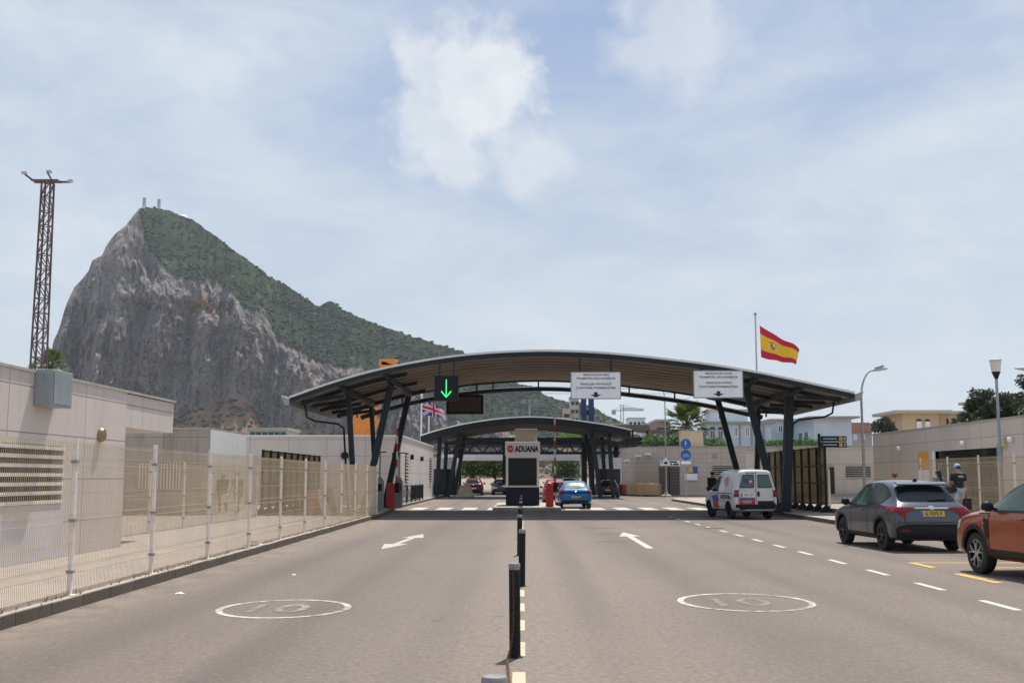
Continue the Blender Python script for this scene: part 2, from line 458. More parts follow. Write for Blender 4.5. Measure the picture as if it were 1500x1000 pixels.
# ------------------------------------------------------------------ ground, road, pavements
def asphalt():
    m, nt, b, N, L = nodes('worn_asphalt')
    v = objvec(nt)
    big = noi(nt, .16, 6, .6, v); mid = noi(nt, 1.1, 6, .65, v); fine = noi(nt, 42, 4, .7, v); grit = noi(nt, 150, 2, .6, v)
    lane = noi(nt, 1.0, 3, .5, objvec(nt, (.55, .018, 1)))
    c = mixc(nt, ramp(nt, big, .35, .68), (.170,.134,.107), (.216,.174,.140))
    c = mixc(nt, ramp(nt, lane, .38, .66, 0, .6), c, (.118,.097,.082))
    c = mixc(nt, ramp(nt, mid, .52, .75, 0, .35), c, (.112,.096,.086))
    c = mixc(nt, ramp(nt, fine, .48, .70, 0, .55), c, (.075,.065,.06))
    c = mixc(nt, ramp(nt, grit, .54, .72, 0, .6), c, (.46,.40,.34))
    ox = N('ShaderNodeSeparateXYZ'); L(v, ox.inputs[0]); oa = N('ShaderNodeMath', operation='ABSOLUTE'); L(ox.outputs[0], oa.inputs[0])
    c = mixc(nt, ramp(nt, oa.outputs[0], .3, 2.2, .5, 0), c, (.255,.208,.165))
    tr_ = N('ShaderNodeMath', operation='PINGPONG'); L(oa.outputs[0], tr_.inputs[0]); tr_.inputs[1].default_value = .85
    tw = N('ShaderNodeMath', operation='MULTIPLY'); L(ramp(nt, tr_.outputs[0], .42, .75, 0, .6), tw.inputs[0]); L(ramp(nt, noi(nt, .3, 5, .6, objvec(nt, (1, .12, 1))), .35, .65), tw.inputs[1])
    c = mixc(nt, tw.outputs[0], c, (.090,.075,.065))
    c = mixc(nt, ramp(nt, noi(nt, 2.3, 3, .5, v), .69, .76, 0, .55), c, (.06,.052,.048))
    ch = noi(nt, 14, 5, .75, v); c = mixc(nt, ramp(nt, ch, .38, .58, .48, 0), c, (.075,.062,.054)); c = mixc(nt, ramp(nt, noi(nt, 17, 5, .8, v), .53, .68, 0, .42), c, (.34,.285,.235))
    c = mixc(nt, ramp(nt, noi(nt, 1, 5, .75, objvec(nt, (4.5, 6.5, 1))), .60, .72, 0, .5), c, (.085,.07,.061))
    c = mixc(nt, ramp(nt, ox.outputs[0], -5.75, -4.7, .55, 0), c, mixc(nt, ramp(nt, noi(nt, 1.6, 6, .7, v), .42, .62), c, (.33,.27,.20)))
    scr = noi(nt, 1.0, 5, .7, objvec(nt, (2.2, 14, 1)))
    c = mixc(nt, ramp(nt, scr, .70, .76, 0, .6), c, (.085,.077,.072))
    vo = N('ShaderNodeTexVoronoi', feature='DISTANCE_TO_EDGE'); vo.inputs['Scale'].default_value = .22
    wv = N('ShaderNodeTexNoise'); wv.inputs['Scale'].default_value = .8; wv.inputs['Detail'].default_value = 6
    L(v, wv.inputs['Vector']); wa = N('ShaderNodeVectorMath', operation='ADD'); L(v, wa.inputs[0]); L(wv.outputs['Color'], wa.inputs[1]); L(wa.outputs[0], vo.inputs['Vector'])
    cr = ramp(nt, vo.outputs['Distance'], .0012, .0035, .25, 0)
    c = mixc(nt, cr, c, (.07,.063,.058))
    L(c, b.inputs['Base Color']); b.inputs['Roughness'].default_value = .86
    bn = N('ShaderNodeBump'); bn.inputs['Strength'].default_value = .5; bn.inputs['Distance'].default_value = .008
    L(noi(nt, 90, 4, .7, v), bn.inputs['Height']); L(bn.outputs[0], b.inputs['Normal'])
    return m
def paving(name, col, tile=.4):
    m, nt, b, N, L = nodes(name)
    v = objvec(nt)
    br = N('ShaderNodeTexBrick'); br.offset = 0; L(v, br.inputs['Vector']); br.inputs['Scale'].default_value = 1
    br.inputs['Mortar Size'].default_value = .008; br.inputs['Brick Width'].default_value = tile; br.inputs['Row Height'].default_value = tile
    br.inputs['Color1'].default_value = c4(col); br.inputs['Color2'].default_value = c4([x*.9 for x in col]); br.inputs['Mortar'].default_value = c4([x*.6 for x in col])
    c = mixc(nt, ramp(nt, noi(nt, .35, 6, .65, v), .4, .7, 0, .5), br.outputs['Color'], [x*.62 for x in col])
    c = mixc(nt, ramp(nt, noi(nt, 5, 6, .7, v), .55, .75, 0, .4), c, [x*.5 for x in col])
    L(c, b.inputs['Base Color']); b.inputs['Roughness'].default_value = .88
    return m
def worn(name, col, under=(.172,.14,.115), amt=.55, scale=9):
    m, nt, b, N, L = nodes(name)
    v = objvec(nt)
    f = noi(nt, scale, 8, .75, v); g = noi(nt, 1.3, 4, .6, v)
    a = N('ShaderNodeMath', operation='MULTIPLY_ADD'); L(g, a.inputs[0]); a.inputs[1].default_value = .6; L(f, a.inputs[2])
    c = mixc(nt, ramp(nt, a.outputs[0], amt, amt+.25), under, col)
    L(c, b.inputs['Base Color']); b.inputs['Roughness'].default_value = .8
    return m
M['asphalt'] = asphalt()
M['paving'] = paving('pale_paving_slabs', (.40,.345,.295))
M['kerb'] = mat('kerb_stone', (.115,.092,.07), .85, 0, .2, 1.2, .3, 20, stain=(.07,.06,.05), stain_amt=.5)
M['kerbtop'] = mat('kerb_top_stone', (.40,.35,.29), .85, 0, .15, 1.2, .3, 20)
M['mark'] = worn('worn_white_marking', (.60,.56,.50), amt=.66)
M['mark2'] = worn('faded_white_marking', (.46,.41,.35), amt=.68)
M['mark4b'] = worn('lightly_worn_marking', (.54,.49,.43), amt=.46)
M['mark4'] = worn('scuffed_white_marking', (.46,.41,.355), amt=.48)
M['mark3'] = worn('very_faded_marking', (.42,.37,.32), amt=.78, scale=5)
M['markdash'] = worn('white_dash_marking', (.54,.50,.445), amt=.46)
M['markcream'] = worn('cream_dash_marking', (.52,.45,.325), amt=.48)
M['markyel'] = worn('yellow_marking', (.62,.40,.09), amt=.45)
M['earth'] = mat('dry_ground', (.26,.23,.18), .95, 0, .25, .02)

g = MB(); n = 24
g.add([(-3000,-400,-.02),(3000,-400,-.02),(3000,3600,-.02),(-3000,3600,-.02)], [(0,1,2,3)])
struct(g.build('ground', M['earth']))
r = MB(); r.add([(-5.9,-30,0),(13,-30,0),(60,84,0),(60,160,0),(-9,160,0),(-9,45,0)], [(0,1,2,3,4,5)])
struct(r.build('road', M['asphalt']))
def pave(name, poly, z0, z1, edges):
    p = MB(); p.prism(poly, z0, z1-.004); o = p.build(name, M['paving']); struct(o)
    k = MB(); k2 = MB()
    for i in edges:
        a = Vector((*poly[i], 0)); b = Vector((*poly[i+1], 0)); d = (b-a); Ln = d.length; d.normalize(); nn = Vector((-d.y, d.x, 0))
        # individual kerb stones, about a metre each
        cnt = max(1, round(Ln/1.0)); s = Ln/cnt
        for j in range(cnt):
            p0 = a + d*(j*s+.008); p1 = a + d*((j+1)*s-.008); jz = random.uniform(-.004, .005)
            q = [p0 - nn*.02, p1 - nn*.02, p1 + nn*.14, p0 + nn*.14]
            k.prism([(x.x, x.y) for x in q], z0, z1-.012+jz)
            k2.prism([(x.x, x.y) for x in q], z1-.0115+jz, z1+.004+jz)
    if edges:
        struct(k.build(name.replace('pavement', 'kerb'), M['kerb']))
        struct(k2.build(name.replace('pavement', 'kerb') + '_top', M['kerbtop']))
LP = [(-5.34,-30),(-6.0,47.5),(-6.7,60),(-6.9,130),(-60,130),(-60,-30)]
pave('pavement_left', LP, -.01, .15, [0,1,2])
RP = [(11.6,84),(10.55,80),(10.5,62),(11.3,50),(10.95,36),(10.75,-30),(60,-30),(60,84)]
pave('pavement_right', RP, -.01, .15, [7-7,1,2,3,4])
up = MB(); up.prism([(13.6,-30),(60,-30),(60,62),(13.6,62)], .1, .30); struct(up.build('pavement_upper', M['paving']))
rp = MB(); rp.prism([(9.3,110),(12,98.2),(60,98.2),(60,112)], -.01, .12); struct(rp.build('pavement_far', mat('reddish_paving', (.34,.20,.16), .9, 0, .2, .6)))

# painted markings, each mark a sheet just above the asphalt
def sheet(name, polys, m, z=.004):
    b = MB()
    for p in polys: b.add([(x, y, z) for x, y in p], [tuple(range(len(p)))])
    return struct(b.build(name, m))
def rect(x0, x1, y0, y1): return [(x0,y0),(x1,y0),(x1,y1),(x0,y1)]
def ring(cx, cy, rx, ry, w, n=64):
    out = []
    for k in range(n):
        a, b_ = 2*PI*k/n, 2*PI*(k+1)/n
        out.append([(cx+rx*math.cos(a), cy+ry*math.sin(a)), (cx+rx*math.cos(b_), cy+ry*math.sin(b_)), (cx+(rx-w)*math.cos(b_), cy+(ry-w*1.05)*math.sin(b_)), (cx+(rx-w)*math.cos(a), cy+(ry-w*1.05)*math.sin(a))])
    return out
sheet('lane_dashes_marking', [rect(6.14+.0, 6.26, y, y+1.15) for y in [11.8+2.52*k for k in range(-1, 15)]], M['markdash'])
sheet('centre_dashes_marking', [rect(-.09, .02, y, y+.9) for y in [8.9+1.75*k for k in range(-2, 24)]], M['markcream'])
for cx, cy, rx, ry, mm in ((-3.03, 14.45, .84, 1.02, M['mark']), (2.97, 15.25, .90, 1.10, M['mark'])):
    sheet('speed_ring_marking', ring(cx, cy, rx, ry, .085), mm)
    b = MB(); vs, fs = fit_text('10', .72, .92, .01); b.add([(cx-.05+x, cy+y, .004) for x, y in vs], fs); struct(b.build('speed_number_marking', M['mark3']))
def arrow(cx, y0, y1, lean, head2=False):
    w, hw = .085, .30
    def P(x, t): return (cx + x + lean*t, y0 + (y1-y0)*t)
    ps = [[P(-w,.302 if head2 else 0), P(w,.302 if head2 else 0), P(w,.698), P(-w,.698)], [P(-hw,.70), P(hw,.70), P(0,1)]]
    if head2: ps.append([P(-hw,.30), P(0,0), P(hw,.30)])
    return ps
sheet('lane_arrow_marking', arrow(-3.28, 26.2, 33.2, .35, True), M['mark4'])
sheet('lane_arrow_marking', arrow(2.98, 26.6, 34.3, .05), M['mark4b'])
sheet('crossing_stripes_marking', [rect(x, x+.75, 57.8, 62.2) for x in [-5.9+1.35*k for k in range(12)] if not -1.7 < x < 1.6], M['markdash'])
sheet('stop_line_marking', [rect(-5.3,-1.6,49.9,50.3), rect(1.5,10.3,49.9,50.3)], M['mark2'])
sheet('bay_lines_marking', [rect(7.5,10.6,22.1,22.24), rect(7.5,7.64,21.0,22.1), rect(8.4,10.6,20.9,21.04), rect(7.42,7.58,18.0,19.7), rect(7.5,10.6,16.4,16.55)], M['markyel'])
sheet('tar_patch_marking', [[(2.0,36.9),(3.0,36.9),(3.05,37.25),(1.95,37.2)], [(2.1,33.0),(3.25,32.9),(3.2,33.25),(2.15,33.2)], [(5.2,40.5),(6.6,40.6),(6.5,41.1),(5.3,41.0)], [(1.9,29.4),(2.9,29.4),(2.9,29.6),(1.9,29.55)]], mat('fresh_tar', (.07,.065,.06), .7, 0, .2, 3), .003)
tag(MB().lathe([(.0,.0),(.34,.0),(.34,.006),(.3,.012),(.0,.012)], 24).build('manhole_cover', M['kerb'], None, (6.3,37.2,.002)), 'round dark manhole cover set in the road left of the white van', 'manhole cover')
lit = [(-4.9,16.2,'crumpled white paper scrap lying by the left kerb','litter', M['white'], .055, 0),(-6.05,25.4,'faded pink plastic bag lying at the foot of the kerb fence','litter', mat('faded_pink_plastic',(.55,.38,.42),.6), .2, .15),(-3.9,19.3,'tiny pale paper scrap lying out on the left lane','litter', M['white'], .03, 0)]
for x, y, lab, cat, mm, s, z in lit:
    b = MB(); rr = random.Random(x); vs = []
    nn_ = 7
    for i in range(nn_):
        for j in range(nn_):
            vs.append(((i/(nn_-1)-.5)*s*2.2+rr.uniform(-.1,.1)*s, (j/(nn_-1)-.5)*s*1.8+rr.uniform(-.1,.1)*s, .008+rr.random()*s*.7*math.sin(PI*i/(nn_-1))*math.sin(PI*j/(nn_-1))))
    b.add(vs, [(i*nn_+j, (i+1)*nn_+j, (i+1)*nn_+j+1, i*nn_+j+1) for i in range(nn_-1) for j in range(nn_-1)])
    tag(b.build('litter', mm, None, (x,y,z)), lab, cat)

# dry weeds and dust-coloured tufts along the foot of the kerb fence
wb = MB(); rw = random.Random(12)
for _ in range(260):
    y = rw.uniform(11, 46); x = -5.78-.0086*(y-11.5)+rw.gauss(0,.05); s = rw.uniform(.02,.075)
    for k in range(rw.randint(3,7)):
        a = rw.uniform(0,2*PI); e = Vector((math.cos(a)*s*.8, math.sin(a)*s*.8, s*rw.uniform(.5,1.4))); q = Vector((x,y,.152)); n_ = Vector((-math.sin(a),math.cos(a),0))*s*.14
        wb.add([q-n_, q+n_, q+e], [(0,1,2)])
ow = wb.build('weeds', leafmat('dry_weeds', (.16,.13,.05), (.28,.21,.10))); tag(ow, 'small dry weeds along the foot of the kerb fence', 'weeds'); ow['kind'] = 'stuff'
# ------------------------------------------------------------------ the rock
def interp(pts, x):
    if x <= pts[0][0]: return pts[0][1]
    for (a, b), (c, d) in zip(pts, pts[1:]):
        if x <= c: return b + (d-b)*(x-a)/(c-a)
    return pts[-1][1]
SKY = [(60,699),(66,640),(70,503),(74,492),(79,480),(84,458),(89,441),(98,420),(108,409),(118,398),(123,381),(137,373),(142,361),(149,350),(157,340),(172,328),(182,314),(190,305),(200,304),(212,303),(226,305),(235,307),(253,314),(274,322),(290,334),(313,349),(336,367),(364,386),(387,404),(414,418),(450,441),(464,450),(470,447),(479,440),(484,441),(492,447),(502,457),(540,470),(570,481),(600,492),(640,503),(680,516),(715,537),(752,560),(767,562),(781,568),(805,581),(834,588),(849,591),(879,600),(890,609),(908,615),(940,640),(975,668),(1010,690),(1050,699)]
BND = [(60,300),(186,300),(190,312),(194,326),(200,351),(217,371),(235,394),(258,404),(293,412),(329,428),(348,446),(366,458),(383,468),(403,500),(430,509),(450,519),(488,531),(540,538),(580,560),(640,600),(700,622),(780,640),(850,655),(1050,690)]
FOOT = [(60,640),(200,640),(254,607),(290,590),(330,575),(355,578),(372,597),(385,617),(420,627),(450,612),(500,640),(560,646),(640,655),(800,668),(1050,695)]
def build_rock():
    NC, N0, N1, N2, N3 = 620, 14, 150, 110, 8
    vs = []; fs = []; cols = []
    rows = N0 + N1 + N2 + N3
    def tz(u, v):
        d = ray(u, v); h = math.hypot(d.x, d.y); return d.z / h, d.x / h, d.y / h
    for i in range(NC):
        q = i/(NC-1); u = 60 + 990 * q**1.12
        vsky = interp(SKY, u) + 2.2*noise.noise((u*.09, 3.1, 0)) + 1.2*noise.noise((u*.31, 9.1, 0))
        vb = max(interp(BND, u) + 11*noise.noise((u*.035, 1.7, 0)) + 9*noise.noise((u*.13, 5.0, 0)) + 5*noise.noise((u*.45, 5.0, 3)), vsky)
        vb = min(vb, 690)
        vf = min(max(interp(FOOT, u) + 4*noise.noise((u*.05, 8.8, 0)), vb+2), 697)
        _, ax, ay = tz(u, 640)
        low = 45*noise.noise((u*.011, 0, 7.7)) + 22*noise.noise((u*.04, 2, 7.7))
        D0 = 1335.0; Df = 1490 + low
        zf = max(0, CAM_H + Df*tz(u, vf)[0])
        tb = tz(u, vb)[0]; kc = .30
        Db = (Df - kc*zf + kc*CAM_H) / (1 - kc*tb); zb = CAM_H + Db*tb
        ts = tz(u, vsky)[0]; ks = 1.55
        Ds = (Db - ks*(zb-CAM_H)) / (1 - ks*ts); zs = CAM_H + Ds*ts
        for j in range(rows):
            if j < N0:
                t = j/N0; D = D0 + (Df-D0)*t; z = zf*t**1.3; cl = (0, 1)
                z += 5*noise.noise((u*.1, t*5, 1))*math.sin(PI*t)
            elif j < N0+N1:
                t = (j-N0)/N1; D = Df + (Db-Df)*t; z = zf + (zb-zf)*t
                e = math.sin(PI*min(1, t*1.02+.01))**.4 if vb > vsky+6 else math.sin(PI*min(1, t*.5+.5))**.5
                p = Vector((ax*D, ay*D, z))
                fl = noise.noise((p.x*.022, p.y*.006, z*.0045)); fl2 = noise.noise((p.x*.075, p.y*.03, z*.018)); f3 = noise.noise((p.x*.2, p.y*.1, z*.07)); f4 = noise.noise((p.x*.5, p.y*.2, z*.22))
                led = noise.noise((p.x*.012, 4.4, z*.045))
                D += e*(-52*abs(fl) + 18*fl + 20*fl2 - 16*abs(fl2) + 11*f3 - 8*abs(f3) + 6*f4 + 12*led)
                cl = (0, 0)
                if 262 < u < 325:      # the grassy ledge half way up
                    vv = vf + (vb-vf)*t
                    cy = 450 + 6*noise.noise((u*.06, 0, 3))
                    if abs(vv-cy) < 10.5 - 5*abs(u-294)/31: cl = (0, 1)
            elif j < N0+N1+N2:
                t = (j-N0-N1)/N2; D = Db + (Ds-Db)*t; z = zb + (zs-zb)*t
                p = Vector((ax*D, ay*D, z)); e = math.sin(PI*min(1,t+.02))**.5 if vb > vsky+4 else 0
                z += e*(9*noise.noise((p.x*.012, p.y*.012, 2)) + 5*noise.noise((p.x*.04, p.y*.04, 5)) + 2.2*noise.noise((p.x*.13, p.y*.13, 8)))
                cl = (1, 0) if vb > vsky+5 else (0, 0)
            else:
                t = (j-N0-N1-N2+1)/N3; D = Ds + 420*t; z = zs*(1-t*t) - 3*t; cl = (.9, 0) if vb > vsky+5 else (0, 0)
            vs.append((ax*D, ay*D, z)); cols.append(cl)
    for i in range(NC-1):
        for j in range(rows-1):
            a = i*rows+j; fs.append((a, a+rows, a+rows+1, a+1))
    me = bpy.data.meshes.new('hill_rock'); me.from_pydata(vs, [], fs)
    at_ = me.attributes.new('cover', 'FLOAT_COLOR', 'POINT')
    at_.data.foreach_set('color', [x for c in cols for x in (c[0], c[1], 0, 1)])
    me.polygons.foreach_set('use_smooth', [True]*len(me.polygons))
    m, nt, b, N, L = nodes('limestone_and_scrub')
    v = objvec(nt)
    at2 = N('ShaderNodeAttribute'); at2.attribute_name = 'cover'; s2 = N('ShaderNodeSeparateColor'); L(at2.outputs['Color'], s2.inputs[0])
    st = noi(nt, 1, 7, .65, objvec(nt, (.035, .035, .006))); st2 = noi(nt, 1, 7, .7, objvec(nt, (.12, .12, .016))); bl = noi(nt, .012, 6, .6, v); fine = noi(nt, .16, 7, .72, v)
    c = mixc(nt, ramp(nt, st, .36, .66), (.165,.148,.145), (.36,.32,.30))
    c = mixc(nt, ramp(nt, bl, .46, .66, 0, .55), c, (.29,.195,.16))
    c = mixc(nt, ramp(nt, st2, .48, .60, 0, .85), c, (.055,.050,.050))
    c = mixc(nt, ramp(nt, fine, .58, .72, 0, .35), c, (.33,.29,.265))
    fv = noi(nt, 1, 6, .75, objvec(nt, (.42, .42, .20)))
    c = mixc(nt, ramp(nt, fv, .34, .50, .75, 0), c, (.06,.055,.058)); c = mixc(nt, ramp(nt, fv, .54, .66, 0, .6), c, (.34,.31,.30))
    c = mixc(nt, ramp(nt, noi(nt, .09, 7, .7, v), .575, .64, 0, .8), c, (.048,.056,.036))
    earth = mixc(nt, ramp(nt, noi(nt, .05, 6, .65, v), .4, .62), (.32,.185,.105), (.18,.115,.07))
    earth = mixc(nt, ramp(nt, noi(nt, .09, 6, .7, v), .52, .58), earth, (.05,.065,.028))
    gn = noi(nt, .02, 7, .65, v); gf = noi(nt, .11, 7, .72, v)
    green = mixc(nt, ramp(nt, gn, .35, .65), (.010,.024,.005), (.030,.054,.011))
    green = mixc(nt, ramp(nt, gf, .50, .70, 0, .75), green, (.014,.024,.010))
    green = mixc(nt, ramp(nt, noi(nt, .028, 8, .72, v), .56, .66, 0, .85), green, (.15,.13,.105))
    pj = N('ShaderNodeMath', operation='MULTIPLY_ADD'); L(gf, pj.inputs[0]); pj.inputs[1].default_value = .5; L(s2.outputs[0], pj.inputs[2])
    c = mixc(nt, ramp(nt, s2.outputs[1], .4, .6), c, earth)
    c = mixc(nt, ramp(nt, pj.outputs[0], .70, .80), c, green)
    L(c, b.inputs['Base Color']); b.inputs['Roughness'].default_value = .95; b.inputs['Specular IOR Level'].default_value = .15
    bn = N('ShaderNodeBump'); bn.inputs['Strength'].default_value = .7; bn.inputs['Distance'].default_value = 5
    L(fine, bn.inputs['Height']); L(bn.outputs[0], b.inputs['Normal'])
    me.materials.append(m)
    o = bpy.data.objects.new('hill_rock', me); COL.objects.link(o); struct(o)
    # scrub bushes over the slope: far too many to count
    sb = MB(); rnd = random.Random(3)
    t_ = (1+5**.5)/2
    ico = [Vector(p).normalized() for p in ((-1,t_,0),(1,t_,0),(-1,-t_,0),(1,-t_,0),(0,-1,t_),(0,1,t_),(0,-1,-t_),(0,1,-t_),(t_,0,-1),(t_,0,1),(-t_,0,-1),(-t_,0,1))]
    icf = [(0,11,5),(0,5,1),(0,1,7),(0,7,10),(0,10,11),(1,5,9),(5,11,4),(11,10,2),(10,7,6),(7,1,8),(3,9,4),(3,4,2),(3,2,6),(3,6,8),(3,8,9),(4,9,5),(2,4,11),(6,2,10),(8,6,7),(9,8,1)]
    cnt = 0
    while cnt < 8000:
        i = int(rnd.random()**.9*(NC-1)); r_ = rnd.random()
        if r_ < .84: j = N0+N1+rnd.randrange(N2)
        elif r_ < .93: j = rnd.randrange(2, N0)
        else: j = N0 + rnd.randrange(N1)
        p = Vector(vs[i*rows+j])
        if N0+N1 <= j and cols[i*rows+j][0] < .5: continue
        d = noise.noise((p.x*.02, p.y*.02, p.z*.02))
        if r_ < .84 and (d < -.05 or noise.noise((p.x*.007+9, p.y*.007, p.z*.01)) < -.12) and rnd.random() < .85: continue
        if r_ >= .93 and rnd.random() < .6: continue
        s = rnd.uniform(.8, 2.7)**1.15 * (1 if r_ < .93 else .6)
        sb.add([p + Vector((q.x*s*1.3*rnd.uniform(.7,1.2), q.y*s*1.3, q.z*s*.85*rnd.uniform(.7,1.2)+s*.2)) for q in ico], icf)
        cnt += 1
    o2 = sb.build('scrub', mat('scrub_leaves', (.012,.026,.006), .95, 0, .5, .03)); o2['kind'] = 'stuff'
    tag(o2, 'dark green scrub bushes dotted over the slopes of the rock', 'scrub'); o2['kind'] = 'stuff'
build_rock()

# masts on the summit
def mast(u, v0, v1, Y, label):
    p = at(u, v0, Y); h = at(u, v1, Y).z - p.z; w_ = 3.6
    t = thing('antenna_mast', label, 'antenna mast', (p.x, p.y, p.z-6))
    b = MB(); h += 6
    for sx in (-1,1):
        for sy in (-1,1): b.bar((sx*w_/2,sy*w_/2,0),(sx*w_/2*.8,sy*w_/2*.8,h),.7)
    for k in range(5):
        z = h*k/5
        b.bar((-w_/2,-w_/2,z),(w_/2,-w_/2,z+h/5),.45); b.bar((w_/2,-w_/2,z),(-w_/2,-w_/2,z+h/5),.45)
    b.build('lattice', M['grey'], t)
    d = MB()
    for k in (.62,.8,.95): d.lathe([(0,-1.2),(2.6,-1.2),(2.9,0),(2.6,1.2),(0,1.2)], 12, (0,0,h*k))
    d.build('dish_ring', M['lightgrey'], t, smooth=40)
mast(211, 304, 290, 1760, 'pale antenna mast on the rock summit, nearer the cliff edge')
mast(232.5, 307, 292, 1770, 'pale antenna mast on the rock summit, the one set back to the right')
p = at(268, 321, 1800); b = MB(); b.lathe([(8,-6),(8,1)],16); b.lathe([(8,1),(7,4),(4.5,6.5),(0,7.6)],16)
tag(b.build('radar_dome', M['white'], None, p, smooth=40), 'small white dome on the ridge beside the masts', 'dome')

# ------------------------------------------------------------------ haze
hb = MB().box(-3100, 3100, -500, 3700, -1.2, 520)
mh = bpy.data.materials.new('haze_air'); mh.use_nodes = True; nt2 = mh.node_tree
nt2.nodes.remove(nt2.nodes['Principled BSDF'])
pv2 = mk(nt2, 'ShaderNodeVolumePrincipled'); pv2.inputs['Color'].default_value = (.80,.88,.97,1); pv2.inputs['Density'].default_value = .00008; pv2.inputs['Anisotropy'].default_value = .1
nt2.links.new(pv2.outputs[0], nt2.nodes['Material Output'].inputs['Volume'])
ho = hb.build('haze', mh); ho['kind'] = 'stuff'
# ------------------------------------------------------------------ main canopy
ARC = [(424,580),(480,560.5),(540,543),(600,530),(660,520.5),(720,514.8),(790,512),(850,513.2),(910,517.2),(970,523.5),(1040,532),(1110,543.5),(1180,558),(1252,573.5)]
AP = [at(u, v, 47.0) for u, v in ARC]
AX = [(p.x, p.z) for p in AP]
def arcz(x, pts=None):
    pts = pts or AX
    x = max(pts[0][0], min(pts[-1][0], x))
    for i in range(len(pts)-1):
        if x <= pts[i+1][0] + 1e-6:
            p1, p2 = pts[i], pts[i+1]; p0 = pts[max(0,i-1)]; p3 = pts[min(len(pts)-1,i+2)]
            t = (x-p1[0])/(p2[0]-p1[0]); h = p2[0]-p1[0]
            m1 = (p2[1]-p0[1])/max(1e-6,(p2[0]-p0[0]))*h; m2 = (p3[1]-p1[1])/max(1e-6,(p3[0]-p1[0]))*h
            return (2*t**3-3*t**2+1)*p1[1] + (t**3-2*t**2+t)*m1 + (-2*t**3+3*t**2)*p2[1] + (t**3-t**2)*m2
    return pts[-1][1]
CX0, CX1 = AX[0][0], AX[-1][0]
def arc_sheet(mb, x0, x1, y0, y1, dz0, dz1, fn, n=48):
    """solid curved slab between two offsets under the arc"""
    vs = []
    for i in range(n+1):
        x = x0 + (x1-x0)*i/n; z = fn(x)
        vs += [(x,y0,z+dz0),(x,y1,z+dz0),(x,y1,z+dz1),(x,y0,z+dz1)]
    fs = [(0,1,2,3), tuple(4*n+k for k in (3,2,1,0))]
    for i in range(n):
        a = 4*i
        for k in range(4): fs.append((a+k, a+(k+1)%4, a+4+(k+1)%4, a+4+k))
    mb.add(vs, fs)
def corrugated(mb, x0, x1, y0, y1, dz, amp, pitch, fn, n=48):
    m = int((y1-y0)/pitch)*4; vs = []
    pat = [0, 0, 1, 1]
    ys = []
    for k in range(m+1):
        ys.append((y0 + (k//4)*pitch + (0, .38, .5, .88)[k%4]*pitch, pat[k%4]*amp))
    for i in range(n+1):
        x = x0 + (x1-x0)*i/n; z = fn(x)
        for y, a in ys: vs.append((x, y, z+dz-a))
    c = len(ys)
    mb.add(vs, [(i*c+k, i*c+k+1, (i+1)*c+k+1, (i+1)*c+k) for i in range(n) for k in range(c-1)])
CY0, CY1 = 47.0, 59.6
can = thing('border_canopy', 'large arched canopy roof on dark splayed posts over the whole road, nearer of two', 'canopy', (0,0,0))
b = MB(); arc_sheet(b, CX0, CX1, CY0-.05, CY1+.05, -.09, 0, arcz); b.build('roof', M['roof_top'], can, smooth=30)
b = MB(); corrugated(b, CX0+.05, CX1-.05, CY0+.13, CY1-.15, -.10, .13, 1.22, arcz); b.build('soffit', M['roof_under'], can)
b = MB(); arc_sheet(b, CX0+.02, CX1-.02, CY0, CY0+.12, -.28, -.093, arcz); b.build('front_fascia', M['steel'], can, smooth=30)
b = MB(); arc_sheet(b, CX0+.02, CX1-.02, CY1-.14, CY1-.02, -.30, -.093, arcz); b.build('rear_fascia', M['steel'], can, smooth=30)
b = MB()
pts = [(x, CY1+.05, arcz(x)-.66) for x in [CX0+1.2+(CX1-CX0-2.4)*k/30 for k in range(31)]]; b.tube(pts, .13, 8); b.build('rear_tie_beam', M['steel'], can, smooth=50)
for x in [CX0+1.0+(CX1-CX0-2)*k/9 for k in range(10)]:
    MB().bar((x, CY1+.05, arcz(x)-.6), (x, CY1-.05, arcz(x)-.1), .08).build('tie_hanger', M['steel'], can)
# deep ribs running front to back, tapered toward the eaves
for x in (-7.75,-5.85,9.9,11.8):
    b = MB(); z = arcz(x)
    vs = []
    for y, h in ((CY0+.12,.12),(49.5,.38),(53.2,.22),(57,.38),(CY1-.15,.12)):
        vs += [(x-.09,y,z-.2),(x+.09,y,z-.2),(x+.09,y,z-.2-h),(x-.09,y,z-.2-h)]
    fs = [(0,1,2,3),(19,18,17,16)]
    for i in range(4):
        for k in range(4): fs.append((4*i+k, 4*i+(k+1)%4, 4*i+4+(k+1)%4, 4*i+4+k))
    b.add(vs, fs); b.build('rib', M['steel'], can)
for y in (48.6, 53.2, 58.0):
    for xa, xb in ((CX0+.2, CX0+4.8), (CX1-4.8, CX1-.2)):
        b = MB(); arc_sheet(b, xa, xb, y-.07, y+.07, -.40, -.24, arcz, 12); b.build('purlin', M['steel'], can, smooth=30)
for s, xa, xb in ((1, CX0, -7.75), (-1, CX1, 11.8)):
    for k in range(5):
        y = CY0+1.0+k*2.6
        MB().bar((xa+s*.3, y, arcz(xa+s*.3)-.30), (xb, y+.2, arcz(xb)-.62), .09, .16).build('outrigger', M['steel'], can)
def post(a, c, w, name='post'):
    b = MB(); a = Vector(a); c = Vector(c)
    b.bar(a, c, w, w*1.25); b.box(a.x-.25, a.x+.25, a.y-.25, a.y+.25, a.z, a.z+.04)
    return b.build(name, M['steel'], can, bevel=.02)
for y in (49.5, 57.0):
    post((-7.38,y,.15), (-7.75,y,arcz(-7.75)-.5), .22)
    post((-7.02,y,.15), (-5.85,y,arcz(-5.85)-.5), .23)
post((11.15,49.5,.15), (9.9,49.5,arcz(9.9)-.5), .24)
post((11.50,49.5,.15), (11.8,49.5,arcz(11.8)-.5), .34)
